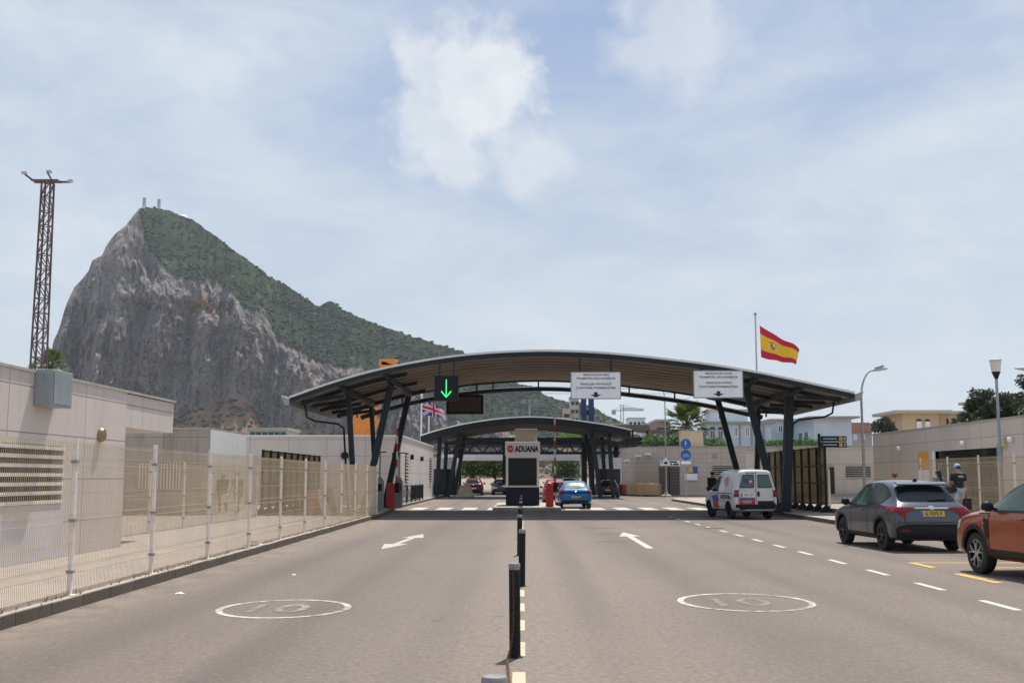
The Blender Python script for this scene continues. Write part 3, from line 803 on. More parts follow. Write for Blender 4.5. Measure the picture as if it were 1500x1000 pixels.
post((11.3,57,.15), (9.95,57,arcz(9.95)-.5), .22)
post((11.75,57,.15), (12.0,57,arcz(12.0)-.5), .22)
# gutters and bent downpipes
for s, xe, xp in ((1, CX0, -8.05), (-1, CX1, 12.05)):
    b = MB(); y = 49.6; z = arcz(xe)
    b.tube([(xe+s*.15,y,z-.2),(xe+s*.25,y,z-.75),(xe+s*.6,y,z-.92),(xp-s*.15,y,z-1.05),(xp+s*.1,y,z-1.25),(xp+s*.35,y,.2)], .045, 8)
    b.build('downpipe', M['steel_black'], can, smooth=50)
    g = MB(); g.prism([(xe+s*.02,z-.42),(xe-s*.20,z-.36),(xe-s*.36,z+.02),(xe-s*.30,z+.02),(xe+s*.02,z-.10)], CY0-.1, CY1+.1, 'y'); g.build('gutter', M['grey'], can, bevel=.03)
# ------------------------------------------------------------------ things hung on the canopy
def board(u0, v0, u1, v1, Y):
    a = at(u0, v0, Y); c = at(u1, v1, Y); return a.x, c.x, c.z, a.z
def hung_sign(u0, v0, u1, v1, lines, label):
    Y = 46.7; x0, x1, z0, z1 = board(u0, v0, u1, v1, Y); cx = (x0+x1)/2
    t = thing('overhead_sign', label, 'sign', (cx, Y, z0)); W = x1-x0; H = z1-z0
    b = MB(); b.box(-W/2, W/2, 0, .10, 0, H); b.build('sign_panel', M['whitesign'], t, bevel=.01)
    f = MB()
    for a in ((-W/2-.02,-W/2+.015,0,H),(W/2-.015,W/2+.02,0,H),(-W/2,W/2,-.02,.015),(-W/2,W/2,H-.015,H+.02)): f.box(a[0],a[1],-.012,.11,a[2],a[3])
    f.build('rim', M['grey'], t)
    x = MB()
    for body, fr, wd, hh in lines: put_text(x, body, 0, H*fr, W*wd, hh, -.004, .025)
    x.build('lettering', M['ink'], t)
    a = MB(); s = .145
    a.prism([(-.075,H*.24),(-.075,H*.15),(-.24,H*.15),(0,H*.04),(.24,H*.15),(.075,H*.15),(.075,H*.24)], -.006, -.001, 'y'); a.build('arrow', M['ink'], t)
    for sx in (-.32,.32):
        hb_ = MB(); hb_.bar((sx*W,.16,H*.5),(sx*W,.16,arcz(cx+sx*W)-z0-.2),.09); hb_.build('hanger', M['steel'], t)
hung_sign(836.5,545,909,583.5,[('VEHICULOS SIN',.90,.53,.088),('TRAMITES ADUANEROS',.765,.80,.088),('VEHICLES WITHOUT',.55,.66,.088),('CUSTOMS FORMALITIES',.405,.81,.088)],'white overhead board reading vehicles without customs formalities above a black arrow')
hung_sign(1016,543,1088.5,582,[('VEHICULOS CON',.90,.56,.088),('TRAMITES ADUANEROS',.765,.79,.088),('VEHICLES WITH',.55,.52,.088),('CUSTOMS FORMALITIES',.405,.79,.088)],'white overhead board reading vehicles with customs formalities above a black arrow')
x0,x1,z0,z1 = board(636.5,550,671,586.5,46.7); W=x1-x0; H=z1-z0
t = thing('lane_signal', 'dark overhead lane signal showing a lit green down arrow', 'signal', ((x0+x1)/2,46.7,z0))
MB().box(-W/2,W/2,0,.28,0,H).build('housing', M['steel_black'], t, bevel=.02)
b = MB(); b.bar((0,-.01,H*.14),(0,-.01,H*.84),.035,.012,(0,1,0)); b.bar((0,-.01,H*.14),(-.21,-.01,H*.38),.04,.012,(0,1,0)); b.bar((0,-.01,H*.14),(.21,-.01,H*.38),.04,.012,(0,1,0))
b.build('lit_arrow', emit('green_lamp', (.03,.75,.16), 1.6), t)
b = MB(); b.bar((-.3,.15,H),(-.3,.4,arcz((x0+x1)/2)-z0-.15),.07); b.bar((.3,.15,H),(.3,.4,arcz((x0+x1)/2)-z0-.15),.07); b.build('hanger', M['steel'], t)
x0,x1,z0,z1 = board(654,578,708,606,58.9); W=x1-x0; H=z1-z0
t = thing('display_board', 'unlit dark rectangular display board hanging behind the green arrow signal', 'display board', ((x0+x1)/2,58.9,z0))
MB().box(-W/2,W/2,.02,.25,0,H).build('housing', M['steel_black'], t)
MB().box(-W/2+.12,W/2-.12,-.0,.03,.12,H-.12).build('screen', mat('dull_brown_screen', (.05,.036,.026), .5, 0, .2, 1, stain=(.02,.015,.012), stain_amt=.6), t)
b = MB(); b.bar((W*.32,.12,H),(W*.32,.12,arcz(x1)-z0-.1),.09); b.bar((-W*.32,.12,H),(-W*.32,.12,arcz(x0)-z0-.1),.09); b.build('hanger', M['steel'], t)

# ------------------------------------------------------------------ second canopy and what stands behind it
A2 = [(615,637),(640,629),(680,619.5),(730,612),(775,609.3),(820,611.5),(860,616.5),(895,622),(925,628.5)]
A2X = [(p.x, p.z) for p in (at(u, v, 88.0) for u, v in A2)]
f2 = lambda x: arcz(x, A2X)
x0, x1 = A2X[0][0], A2X[-1][0]
t = thing('border_canopy', 'smaller arched canopy with pale rim standing further back behind the customs kiosk', 'canopy')
b = MB(); arc_sheet(b, x0, x1, 88, 100, -.10, 0, f2, 30); b.build('roof', M['roof_top'], t, smooth=30)
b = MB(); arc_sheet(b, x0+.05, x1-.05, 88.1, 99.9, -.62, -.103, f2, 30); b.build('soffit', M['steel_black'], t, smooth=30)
for x, dx in ((-6.9,.25),(-6.0,.95),(6.2,-.7),(7.2,-.3)):
    for y in (90, 98):
        MB().bar((x,y,.1),(x+dx,y,f2(x+dx)-.5),.32).build('post', M['steel'], t)
b = MB()
for x in (-6.6,-5.2,6.0,7.0):
    for k in range(4): b.bar((x-.3,89.5,3.9+.5*k),(x+.9,97,4.3+.5*k),.09)
b.build('brace', M['steel'], t)
# lattice gantry behind
t = thing('lattice_gantry', 'long dark lattice girder spanning the road behind the second canopy', 'gantry')
b = MB(); Y = 108
zt, zb = at(700,649,Y).z, at(700,663,Y).z; xa, xb = at(650,650,Y).x, at(950,650,Y).x
for y in (Y, Y+1.2):
    b.bar((xa,y,zt),(xb,y,zt),.26); b.bar((xa,y,zb),(xb,y,zb),.22)
    k = 0; x = xa
    while x < xb-.5: b.bar((x,y,zb if k%2 else zt),(x+.75,y,zt if k%2 else zb),.10); x += .75; k += 1
b.build('girder', M['steel_black'], t)
b = MB(); b.box(xa,xb,Y+3,Y+3.4,at(700,644.5,Y).z,at(700,639,Y).z); b.build('upper_beam', M['steel_black'], t); MB().box(xa,xb,Y+4,Y+17,zb+.9,zb+1.25).build('flat_roof', M['steel_black'], t)
for u in (671,739,858,905):
    p = at(u,690,Y); MB().bar((p.x,Y+1.8,.0),(p.x,Y+1.8,at(u,640,Y).z),.42).build('post', M['steel_black'], t)
t = thing('white_footbridge', 'white flat beam crossing the road in front of the clipped trees', 'footbridge')
b = MB(); Y=128; b.box(at(640,668,Y).x,at(850,668,Y).x,Y,Y+3,at(700,674,Y).z,at(700,665.5,Y).z); b.build('deck', M['white'], t)
for u in (648,742,856): p = at(u,680,Y); MB().bar((p.x,Y+1.5,0),(p.x,Y+1.5,at(u,674,Y).z),.5).build('pier', M['concrete'], t)
# twin blue columns
t = thing('twin_pylon', 'pair of tall dark blue columns rising behind the second canopy', 'pylon', (at(860,590,118).x,118,0))
for s in (-.37,.42): b = MB(); b.box(s-.28,s+.28,-.3,.3,0,at(860,572,118).z); b.build('column', M['blue'] if False else mat('navy_blue_paint',(.018,.035,.12),.4), t)
b = MB(); b.box(-.7,.75,-.12,.12,8.2,8.7); b.build('crosspiece', M['navy'], t)
# floodlight mast
p = at(776,640,125); zt = at(776,590,125).z
t = thing('floodlight_mast', 'slim floodlight mast with a ring of lamps above the second canopy', 'floodlight mast', (p.x,125,0))
b = MB(); b.tube([(0,0,0),(0,0,zt)],[.14,.09],8); b.build('pole', M['lightgrey'], t, smooth=40)
b = MB()
for k in range(8):
    a = 2*PI*k/8; b.bar((0,0,zt-.2),(.8*math.cos(a),.8*math.sin(a),zt),.07); b.box(.8*math.cos(a)-.2,.8*math.cos(a)+.2,.8*math.sin(a)-.2,.8*math.sin(a)+.2,zt-.05,zt+.35)
b.build('lamp_ring', M['grey'], t)

# ------------------------------------------------------------------ kiosk on its island
poly = [(-1.55,57.2),(-.9,56.2),(1.3,56.2),(1.95,57.2),(1.95,68),(-1.55,68)]
b = MB(); b.prism(poly, -.01, .15); struct(b.build('kiosk_island', M['concrete'], bevel=.03))
KX, KY = -.02, 60.6
t = thing('customs_kiosk', 'white and dark blue customs kiosk with the word ADUANA on its fascia', 'kiosk', (KX, KY, .15))
W2 = .90; D = 2.6
b = MB(); b.box(-W2,W2,0,D,0,.98); b.build('base', M['navy'], t, bevel=.02)
b = MB()
for x0_,x1_ in ((-W2,-W2+.13),(W2-.13,W2)): b.box(x0_,x1_,.02,.15,.98,2.66); b.box(x0_,x1_,D-.15,D,.98,2.66)
b.box(-W2+.13,W2-.13,.02,.15,.98,1.07); b.box(-W2+.13,W2-.13,.02,.15,2.55,2.66)
b.box(-W2,W2,D-.1,D,.983,2.65)
b.build('frame', M['white'], t, bevel=.01)
MB().box(-W2+.13,W2-.13,.07,.09,1.07,2.55).build('window', glassy('kiosk_glass', (.008,.010,.011), .86, .09, .22), t)
b = MB(); b.box(-W2+.04,-W2+.06,.15,D-.15,.98,2.65); b.box(W2-.06,W2-.04,.15,D-.15,.98,2.65); b.build('side_window', glassy('kiosk_side_glass', (.03,.035,.04), .72), t)
b = MB(); b.box(-.55,.5,1.0,1.9,.98,1.35); b.box(-.1,.3,1.4,1.7,1.35,1.95); b.build('desk', M['shutter'], t)
b = MB(); b.box(-W2-.04,W2+.04,-.03,D+.03,2.66,3.42); b.build('fascia', M['whitesign'], t, bevel=.02)
x = MB(); put_text(x,'ADUANA',.22,3.03,1.30,.34,-.036,.05); x.build('lettering', M['navy'], t)
x = MB(); x.prism([(-.66+.185*math.cos(PI/8+k*PI/4), 3.03+.2*math.sin(PI/8+k*PI/4)) for k in range(8)], -.045, -.031, 'y'); so_ = x.build('stop_roundel', M['red'], t)
x = MB(); put_text(x,'STOP',-.66,3.03,.28,.10,-.047,.03); x.build('roundel_lettering', M['white'], so_)
ac = MB(); ac.box(-.42,.80,.5,1.5,3.42,4.14); ac.build('rooftop_unit', mat('beige_metal',(.42,.34,.25),.6,0,.1,2), t, bevel=.03)
# barrier gates
def barrier(x, y, z, label, col, h, boom=True, shift=.0):
    t = thing('barrier_gate', label, 'barrier', (x,y,z))
    b = MB(); b.box(-.2,.2,-.2,.2,0,1.12); b.lathe([(.2,1.12),(.17,1.2),(.08,1.25),(0,1.26)],14); b.build('cabinet', col, t, bevel=.03)
    if boom:
        x0_ = .28; b = MB(); b.mi = 0
        n_ = 9
        for k in range(n_):
            b.mi = k % 2; b.box(x0_-.045+.0,x0_+.045,-.03,.03,.85+(h-.85)*k/n_,.85+(h-.85)*(k+1)/n_)
        b.build('raised_boom', [M['white'], M['red']], t)
        c = MB(); c.box(.2,.42,-.12,.12,.75,1.25); c.build('pivot', M['black'], t)
barrier(1.38,58.3,.15,'red barrier cabinet with raised striped boom beside the customs kiosk',M['red'],4.65)
barrier(-6.50,55.4,.15,'red barrier cabinet with raised boom at the left foot of the canopy',M['red'],4.3)
def card_post(x, y, label):
    t = thing('access_pillar', label, 'access pillar', (x,y,.15))
    b = MB(); b.box(-.19,.19,-.15,.15,0,1.35); b.lathe([(.18,1.35),(.1,1.5),(0,1.52)],12); b.build('housing', M['grey'], t, bevel=.03)
    b = MB(); b.bar((0,0,1.5),(0,0,2.75),.05); b.bar((-.3,0,2.72),(.3,0,2.72),.05); b.box(-.36,-.18,-.12,.12,2.6,2.72); b.build('camera_arm', M['black'], t)
    b = MB(); b.box(-.12,.12,-.165,-.15,.85,1.2); b.build('reader', M['black'], t)
card_post(-6.88,54.0,'grey access pillar with camera arm, left of the red cabinet under the canopy')
card_post(-6.22,56.4,'grey access pillar with camera arm, right of the red cabinet under the canopy')
card_post(8.3,58.6,'grey access pillar with camera arm on the right pavement behind the white van') if False else None
# small booths beside the second canopy
for u, lab, yy in ((651,'small white booth with dark base at the left of the second canopy',99),(893,'small white booth with dark base at the right of the second canopy',99)):
    p = at(u,700,yy); t = thing('guard_booth', lab, 'booth', (p.x,yy,.1))
    MB().box(-1.1,1.1,0,3,0,1.0).build('base', M['navy'], t)
    MB().box(-1.08,1.08,.05,2.95,2.3,3.3).build('fascia', M['white'], t)
    b = MB()
    for s in (-1.08,.96): b.box(s,s+.12,.05,.17,1.0,2.3); b.box(s,s+.12,2.8,2.95,1.0,2.3)
    b.build('frame', M['white'], t)
    MB().box(-.96,.96,.1,.14,1.0,2.3).build('window', M['glass'], t)
t = tag(MB().prism([(0,0),(1.5,0),(1.3,.5),(1.15,1.0),(.3,1.0),(.15,.5)],0,.55,'y').build('jersey_barrier', mat('cream_concrete',(.55,.47,.34),.85,0,.15,2), None, (at(669,724,96).x,96,0), bevel=.03), 'cream concrete jersey block beside the dark red car', 'jersey barrier')
tag(MB().box(0,.8,0,.8,0,.9).build('red_cabinet', M['red'], None, (at(903,715,104).x,104,.1), bevel=.04), 'low red cabinet standing left of the yellow crowd barriers', 'cabinet')

# ------------------------------------------------------------------ bollards
M['capgrey'] = mat('scuffed_grey_cap', (.26,.25,.24), .45, .3, .3, 18)
def bollard(y, label, lean=(0,0)):
    t = thing('bollard', label, 'bollard', (-.075,y,0), 0, 'bollards along the road centre')
    b = MB(); b.lathe([(.052,0),(.052,.80)],20); b.build('post', M['steel_black'], t, smooth=40)
    b = MB(); b.lathe([(.054,.80),(.054,.85),(.048,.858),(0,.86)],20); b.build('cap', M['capgrey'], t, smooth=40)
    b = MB(); b.lathe([(.075,0),(.075,.008),(.055,.015)],20); b.build('foot_plate', M['steel_black'], t)
    t.rotation_euler = (R(lean[0]), R(lean[1]), 0)
    return t
names = ['at the bottom edge, only its pale cap showing','with a rusty chain hanging down its front','standing just behind the chained one','fourth along the row from the bottom edge','fifth along the row from the bottom edge','sixth along the row from the bottom edge','last but one of the row before the kiosk','last of the row, just before the kiosk island']
for k, y in enumerate((4.62,10.6,17.4,24.2,31.0,37.8,44.6,51.4)):
    o = bollard(y, 'dark centre bollard ' + names[k], [(0,0),(.8,-.4),(-.5,.6),(.6,.3),(-.4,-.8),(.3,.5),(0,-.5),(.4,.2)][k])
    if k == 0: o.location.x = -.115
    if k == 2: o.location.x = -.02
def chain(pts, label):
    P = [Vector(p) for p in pts]; b = MB(); k = 0
    for a, c in zip(P, P[1:]):
        Ln = (c-a).length; n = max(1, int(Ln/.024)); d = (c-a).normalized()
        s = d.cross(Vector((.3,.1,1) if abs(d.z) < .9 else (1,0,0))).normalized(); u_ = s.cross(d)
        for i in range(n):
            m_ = a + (c-a)*((i+.5)/n); w_ = s if k % 2 else u_; k += 1
            b.tube([m_ + d*(.0185*math.cos(q)) + w_*(.011*math.sin(q)) for q in [2*PI*j/8 for j in range(8)]], .0038, 5, closed=True)
    tag(b.build('chain', mat('rusty_chain', (.14,.075,.045), .7, .4, .3, 30), None, smooth=60), label, 'chain')
chain([(-.09,10.535,.78),(-.088,10.535,.5),(-.092,10.53,.22),(-.12,10.50,.08),(-.14,10.2,.03),(-.12,9.5,.022),(-.09,8.4,.02),(-.11,7.2,.02),(-.10,5.6,.05),(-.085,4.9,.35),(-.08,4.69,.70)], 'rusty chain hanging from a centre bollard and trailing along the road')

# ------------------------------------------------------------------ left: customs building with overhang
t = thing('customs_building', 'low white panelled building at the left edge with louvred window and roof overhang', 'building')
WX = -8.8; ZT = 3.52
b = MB()
b.box(-24,WX,0,18.2,.15,ZT)        # near block up to the window
b.box(-24,WX,18.2,21.4,.15,1.16); b.box(-24,WX,18.2,21.4,2.24,ZT)
b.box(-24,WX-.45,18.2,21.4,1.16,2.24)
b.box(-24,WX,21.4,24.7,.15,ZT)
b.build('wall', M['wallA'], t)
b = MB(); b.box(-24,WX-.02,24.7,28.1,2.76,ZT-.02); b.build('overhang', M['wallA'], t)
b = MB(); b.box(-24.1,WX+.03,-.1,28.13,ZT,ZT+.05); b.build('coping', M['concrete'], t)
b = MB(); b.box(WX,WX+.012,14,21.5,.15,1.05); b.build('plinth', mat('pale_lilac_paint_patch',(.58,.56,.58),.8,0,.08,1), t)
wn = MB()
for k in range(7): wn.box(WX-.05,WX+.03,18.15,21.42,1.17+k*.165,1.235+k*.165)
wn.build('window_louvre', M['galv'], t)
b = MB()
for k in range(33): y = 18.27+k*.095; b.box(WX-.22,WX-.19,y,y+.028,1.17,2.23)
b.build('window_bars', M['shutter'], t)
b = MB(); b.box(WX-.445,WX-.43,18.21,21.39,1.17,2.23); b.build('window_pane', M['glass'], t)
b = MB(); b.lathe([(0,-.02),(.15,-.02),(.15,.06),(.12,.10),(0,.11)],18,axis='x'); tag(b.build('bulkhead_lamp', mat('bronze_lamp',(.28,.21,.11),.4,.4,.1,5), None, (WX,23.2,2.53), smooth=40), 'round bronze bulkhead lamp on the white building wall', 'wall lamp')
pa = gnd(52,760); t2 = thing('junction_box', 'large grey metal box fixed high on the white building wall', 'junction box', (WX,20.4,2.93))
MB().box(0.003,.34,-.44,.44,0,.66).build('housing', M['grey'], t2, bevel=.015); MB().box(.343,.352,-.40,.40,.04,.62).build('door', M['grey'], t2)
# older grey wall block and long white block behind
t = thing('service_building', 'older stained grey concrete building behind the white one, with a barred window', 'building')
b = MB(); z = 3.62; b.box(-19,-12.9,46,52,.1,z); b.build('wall', M['wallG'], t)
b = MB(); b.box(-19.05,-12.86,45.95,52.05,z,z+.07); b.build('coping', M['concrete'], t)
xa, xb = at(203,700,46).x, at(266,700,46).x
b = MB(); b.box(xa,xb,45.94,45.98,1.2,2.25); fr = b.build('window', M['shutter'], t); b = MB()
for k in range(14): q = xa+(xb-xa)*(k+.5)/14; b.box(q-.025,q+.025,45.9,45.94,1.2,2.25)
b.build('bars', M['galv'], fr)
b = MB(); b.box(-12.894,-12.86,46.05,52,.15,z-.01); b.build('side_cladding', M['white'], t)
t = thing('border_post_building', 'long white clad building behind the left canopy posts with slit windows', 'building')
b = MB(); z = 3.98; b.box(-34,-6.95,64,87,.1,z); b.build('wall', M['wallB'], t)
b = MB(); b.box(-34.1,-6.9,63.95,87.05,z,z+.08); b.build('coping', M['white'], t)
for y0_,y1_ in ((66.2,67.8),(83.6,85.2)):
    b = MB(); b.box(-6.95,-6.91,y0_,y1_,1.35,3.1); w_ = b.build('slit_window', M['glass'], t)
    b = MB()
    for k in range(9): b.box(-6.91,-6.86,y0_,y1_,1.4+k*.19,1.47+k*.19)
    b.build('louvre', M['galv'], w_)
for y in (69.2,76):
    tag(MB().box(-6.95,-6.75,y,y+.25,2.75,3.05).build('wall_lamp', M['black']), 'small black wall lamp on the white clad building, ' + ('nearer the slit window' if y < 70 else 'further along the wall'), 'wall lamp')
for u, Y in ((347,63.9),(505,63.9)):
    p = at(u,667,Y); b = MB(); b.lathe([(0,-.1),(.22,-.06),(.22,.02),(0,.02)],14,axis='y')
    tag(b.build('wall_lamp', M['steel_black'], None, p, smooth=50), 'round dark wall lamp on the long white facade, ' + ('left of the glass screen' if u < 400 else 'by the canopy posts'), 'wall lamp')

# ------------------------------------------------------------------ glazed screens under the canopy ends
def screen(x, ys, zt, label, gm):
    t = thing('glazed_screen', label, 'glass screen', (x,0,.15))
    for y in ys:
        b = MB(); b.box(-.05,.05,y-.05,y+.05,0,zt); b.prism([(-.32,0),(.32,0),(.05,.32),(-.05,.32)], y-.045, y+.045, 'y'); b.build('post', M['steel_black'], t)
    b = MB()
    for z in (.35,1.25,2.0,zt-.05): b.box(-.03,.03,ys[0]+.05,ys[-1]-.05,z-.035,z+.035)
    b.build('rail', M['steel_black'], t)
    for a, c in zip(ys, ys[1:]):
        g = MB()
        for z0_,z1_ in ((.385,1.215),(1.285,1.965),(2.035,zt-.085)): g.box(-.006,.006,a+.05,c-.05,z0_,z1_)
        g.build('pane', gm, t)
SG = glassy('dirty_screen_glass', (.16,.14,.07), .28, .15)
screen(13.15,[49.0+1.38*k for k in range(10)],2.85,'dark steel screen with dirty glass panes under the right end of the canopy', SG)
screen(-10.35,[44.6+1.38*k for k in range(10)],2.6,'dark steel screen with dirty glass panes behind the left kerb fence', SG)

# ------------------------------------------------------------------ mesh fences
def mesh_panel_data(Ln, h):
    b = MB(); w = .0050; n = round(Ln/.052)
    prof = [(0,0.02),(.0,.28),(-.03,.33),(0,.38),(0,.92),(-.03,.97),(0,1.02),(0,h-.3),(-.03,h-.25),(0,h-.2),(0,h)]
    for k in range(1, n):
        y = Ln*k/n
        for (xa,za),(xb,zb) in zip(prof, prof[1:]):
            vs = []
            for x_, z_ in ((xa,za),(xb,zb)): vs += [(x_-w/2,y-w/2,z_),(x_+w/2,y-w/2,z_),(x_+w/2,y+w/2,z_),(x_-w/2,y+w/2,z_)]
            b.add(vs, [(0,1,5,4),(1,2,6,5),(2,3,7,6),(3,0,4,7)])
    for z_ in (.06,.28,.38,.65,.92,1.02,1.3,h-.3,h-.2,h-.04): b.box(-.005,.005,0,Ln,z_-.004,z_+.004)
    return b
def mesh_fence(name_label, p0, d, n, Ln, h, z, gaps=()):
    d = Vector((d[0], d[1], 0)).normalized(); rz = math.atan2(d.y, d.x) - PI/2
    t = thing('mesh_fence', name_label, 'fence', (p0[0],p0[1],z), rz)
    po = None; pa = None
    for k in range(n+1):
        if po is None:
            b = MB(); b.box(-.026,.026,-.026,.026,0,h+.06); b.box(-.09,.09,-.07,.07,0,.012)
            po = b.build('post', M['galv'], t)
            for z_ in (.3,.95,h-.25): MB().box(-.042,.042,-.045,.045,z_-.02,z_+.02).build('clamp', M['grey'], po)
        else:
            c = copy_tree(po, t); c.location = (0,k*Ln,0)
        if k < n:
            if pa is None: pa = mesh_panel_data(Ln-.07, h).build('mesh_panel', M['wire'], t, (0,.035,0))
            else: c = pa.copy(); COL.objects.link(c); c.parent = t; c.location = (0,k*Ln+.035,0)
    return t
mesh_fence('cream wire mesh fence on white posts running along the left kerb', (-5.72,4.78), (-.0086,1), 13, 3.24, 1.95, .154)
mesh_fence('short cream mesh panel closing the far end of the kerb fence', (-6.1,46.9), (-1,.15), 1, 2.2, 1.95, .15)
mesh_fence('inner cream mesh fence across the left plaza, behind the kerb fence', (-10.2,27.6), (0,1), 5, 3.1, 1.9, .15)
mesh_fence('mesh fence on white posts in front of the right hand wall', (15.6,30.2), (0,1), 5, 2.8, 2.05, .30)
# water-filled barriers behind the fence
def water_barrier(x, y, m, label, rz):
    t = thing('water_barrier', label, 'plastic barrier', (x,y,.15), rz, 'red and white plastic barriers behind the kerb fence')
    b = MB(); b.prism([(-.28,0),(.28,0),(.22,.25),(.1,.55),(.09,1.0),(-.09,1.0),(-.1,.55),(-.22,.25)],-.62,.62,'y'); b.build('shell', m, t, bevel=.03)
    b = MB(); b.lathe([(.05,1.0),(.05,1.05),(0,1.05)],10); b.build('filler_cap', M['black'], t)
for k, (x,y,m,lab) in enumerate(((-8.6,46.0,M['redpl'],'faded red plastic barrier at the near end of the row behind the fence'),(-8.5,47.4,M['white'],'white plastic barrier between two red ones behind the fence'),(-8.42,48.8,M['redpl'],'faded red plastic barrier between two white ones behind the fence'),(-8.35,50.2,M['white'],'white plastic barrier at the far end of the row behind the fence'))):
    water_barrier(x,y,m,lab,R(-3+2*k))
# pedestrian railing
t = thing('pedestrian_railing', 'dark grey street railing with crossed bars along the left kerb beyond the canopy', 'railing', (0,0,.15))
pr = [(-6.95,64.5),(-6.9,67.0),(-6.88,69.5),(-6.86,72.0),(-6.85,74.5),(-6.85,77.0)]
po = None
for a in pr:
    MB().box(a[0]-.04,a[0]+.04,a[1]-.04,a[1]+.04,0,1.05).build('post', M['steel'], t)
for i, (a, c) in enumerate(zip(pr, pr[1:])):
    b = MB(); b.bar((*a,1.0),(*c,1.0),.05); b.bar((*a,.15),(*c,.15),.04)
    if i < 2: b.bar((*a,.15),(*c,1.0),.03); b.bar((*a,1.0),(*c,.15),.03)
    else:
        for k in range(12): x_ = a[0]+(c[0]-a[0])*k/12; y_ = a[1]+(c[1]-a[1])*k/12; b.bar((x_,y_,.15),(x_,y_,1.0),.035)
    b.build('railing_panel', M['steel'], t)
# ------------------------------------------------------------------ lattice tower, palm, crane, flags
p0 = at(56,545,60); zt = at(70,268,60).z
t = thing('lattice_tower', 'tall rusty lattice floodlight tower behind the white building', 'lattice tower', (p0.x,60,0))
def leg(sx, sy, z): w_ = .36 - .12*z/zt; return Vector((sx*w_, sy*w_, z))
b = MB()
for sx in (-1,1):
    for sy in (-1,1): b.bar(leg(sx,sy,0), leg(sx,sy,zt), .085)
nz = 22
for k in range(nz):
    za, zb = zt*k/nz, zt*(k+1)/nz
    for s in (-1,1):
        q = 1 if k % 2 else -1
        b.bar(leg(-q,s,za), leg(q,s,zb), .045); b.bar(leg(s,-q,za), leg(s,q,zb), .045); b.bar(leg(s,-1,zb), leg(s,1,zb), .045); b.bar(leg(-1,s,zb), leg(1,s,zb), .045)
RUST = mat('rusty_purple_steel', (.13,.085,.085), .7, .2, .25, 2)
b.build('lattice', RUST, t)
b = MB(); b.box(-.75,.75,-.12,.12,zt,zt+.10); b.box(-.75,.75,-.5,-.38,zt,zt+.08); b.bar((-.7,0,zt+.05),(-1.25,-.1,zt+.45),.1); b.bar((.7,0,zt+.05),(1.3,-.1,zt+.02),.1); b.bar((.35,-.3,zt+.05),(.1,-.4,zt+.5),.08); b.build('crossarm', RUST, t)
for x,z in ((-1.28,.52),(.1,.58),(1.32,.05)):
    MB().box(x-.12,x+.12,-.25,-.05,zt+z-.06,zt+z+.08).build('floodlight', M['lightgrey'], t)
fan_palm('palm_tree', 'fan palm whose crown shows over the left building roof beside the lattice tower', (at(72,533,72).x,72,.1), at(72,543,72).z, 1.45, 5)
fan_palm('palm_tree', 'tall fan palm standing behind the stone wall and the beige chimney', (at(1006,622,116).x,116,.1), at(1006,624,116).z, 2.9, 9)
# mobile crane
Y = 112; a = at(534,650,Y); c = at(569,531,Y)
t = thing('mobile_crane', 'orange crane with thick boom rising behind the left canopy posts', 'crane', (a.x,Y,0))
o = Vector((a.x,Y,0))
b = MB(); a0 = Vector((-2.0,0,1.5)); c0 = Vector(c)-o; d = c0-a0
for f0, f1, w_ in ((0,.55,2.3),(.5,.8,1.6),(.76,.98,1.05)):
    b.bar(a0+d*f0, a0+d*f1, w_, w_*.9, (0,1,0))
b.build('boom', M['orange'], t, bevel=.05)
b = MB(); b.bar(a0+d*.96, a0+d*1.0, 1.3, 1.0, (0,1,0)); b.box(c0.x-.9,c0.x+.9,-.5,.5,c0.z-.35,c0.z+.3); b.build('boom_head', M['orange'], t, bevel=.08)
b = MB(); b.bar(c0+Vector((.3,0,.2)), c0+Vector((2.2,0,-.5)), .12); b.bar(c0+Vector((.2,0,.3)), c0+Vector((1.4,0,.6)), .12); b.build('rigging', M['steel_black'], t)
b = MB(); b.box(-5,3,-1.3,1.3,.9,2.0); b.box(.8,3.1,-1.25,1.25,2.0,3.4); b.build('carrier', M['orange'], t, bevel=.08)
for x in (-4,-2.5,1.2,2.6):
    for s in (-1.3,1.3):
        w_ = MB(); w_.lathe([(.2,-.2),(.6,-.2),(.65,-.1),(.65,.1),(.6,.2),(.2,.2)],18,(x,s,.65),'y'); w_.build('wheel', M['tyre'], t, smooth=40)
# flags
def flag_map(c00, c10, c11, c01, Y, amp, ph, waves=2.2):
    def f(s, q, off=0.0):
        u = (1-s)*((1-q)*c01[0]+q*c00[0]) + s*((1-q)*c11[0]+q*c10[0]); v = (1-s)*((1-q)*c01[1]+q*c00[1]) + s*((1-q)*c11[1]+q*c10[1])
        v += 2.2*math.sin(s*PI*1.5+ph)*s*(1-s)*2
        p = at(u, v, Y); k = amp*(s**.7)
        y = k*math.sin(waves*2*PI*s*.8 + q*1.3 + ph)
        return Vector((p.x, Y + y - off, p.z + .12*k*math.cos(waves*2*PI*s+ph)))
    return f
def cloth(name, f, mats, sel, o_, par, nx=44, ny=28):
    b = MB(); vs = [f(i/nx, j/ny) - o_ for i in range(nx+1) for j in range(ny+1)]
    b.v = [tuple(v) for v in vs]
    for i in range(nx):
        for j in range(ny):
            b.f.append((i*(ny+1)+j, (i+1)*(ny+1)+j, (i+1)*(ny+1)+j+1, i*(ny+1)+j+1)); b.m.append(sel((i+.5)/nx, (j+.5)/ny))
    return b.build(name, mats, par, smooth=60)
def motif(mb, f, o_, poly, off):
    """small flat motif mapped on both faces of the cloth"""
    for sg in (1,-1):
        mb.add([f(s, q, off*sg)-o_ for s, q in poly], [tuple(range(len(poly)))])
Y = 66; pb = at(1110,600,Y); zt = at(1108.4,460,Y).z
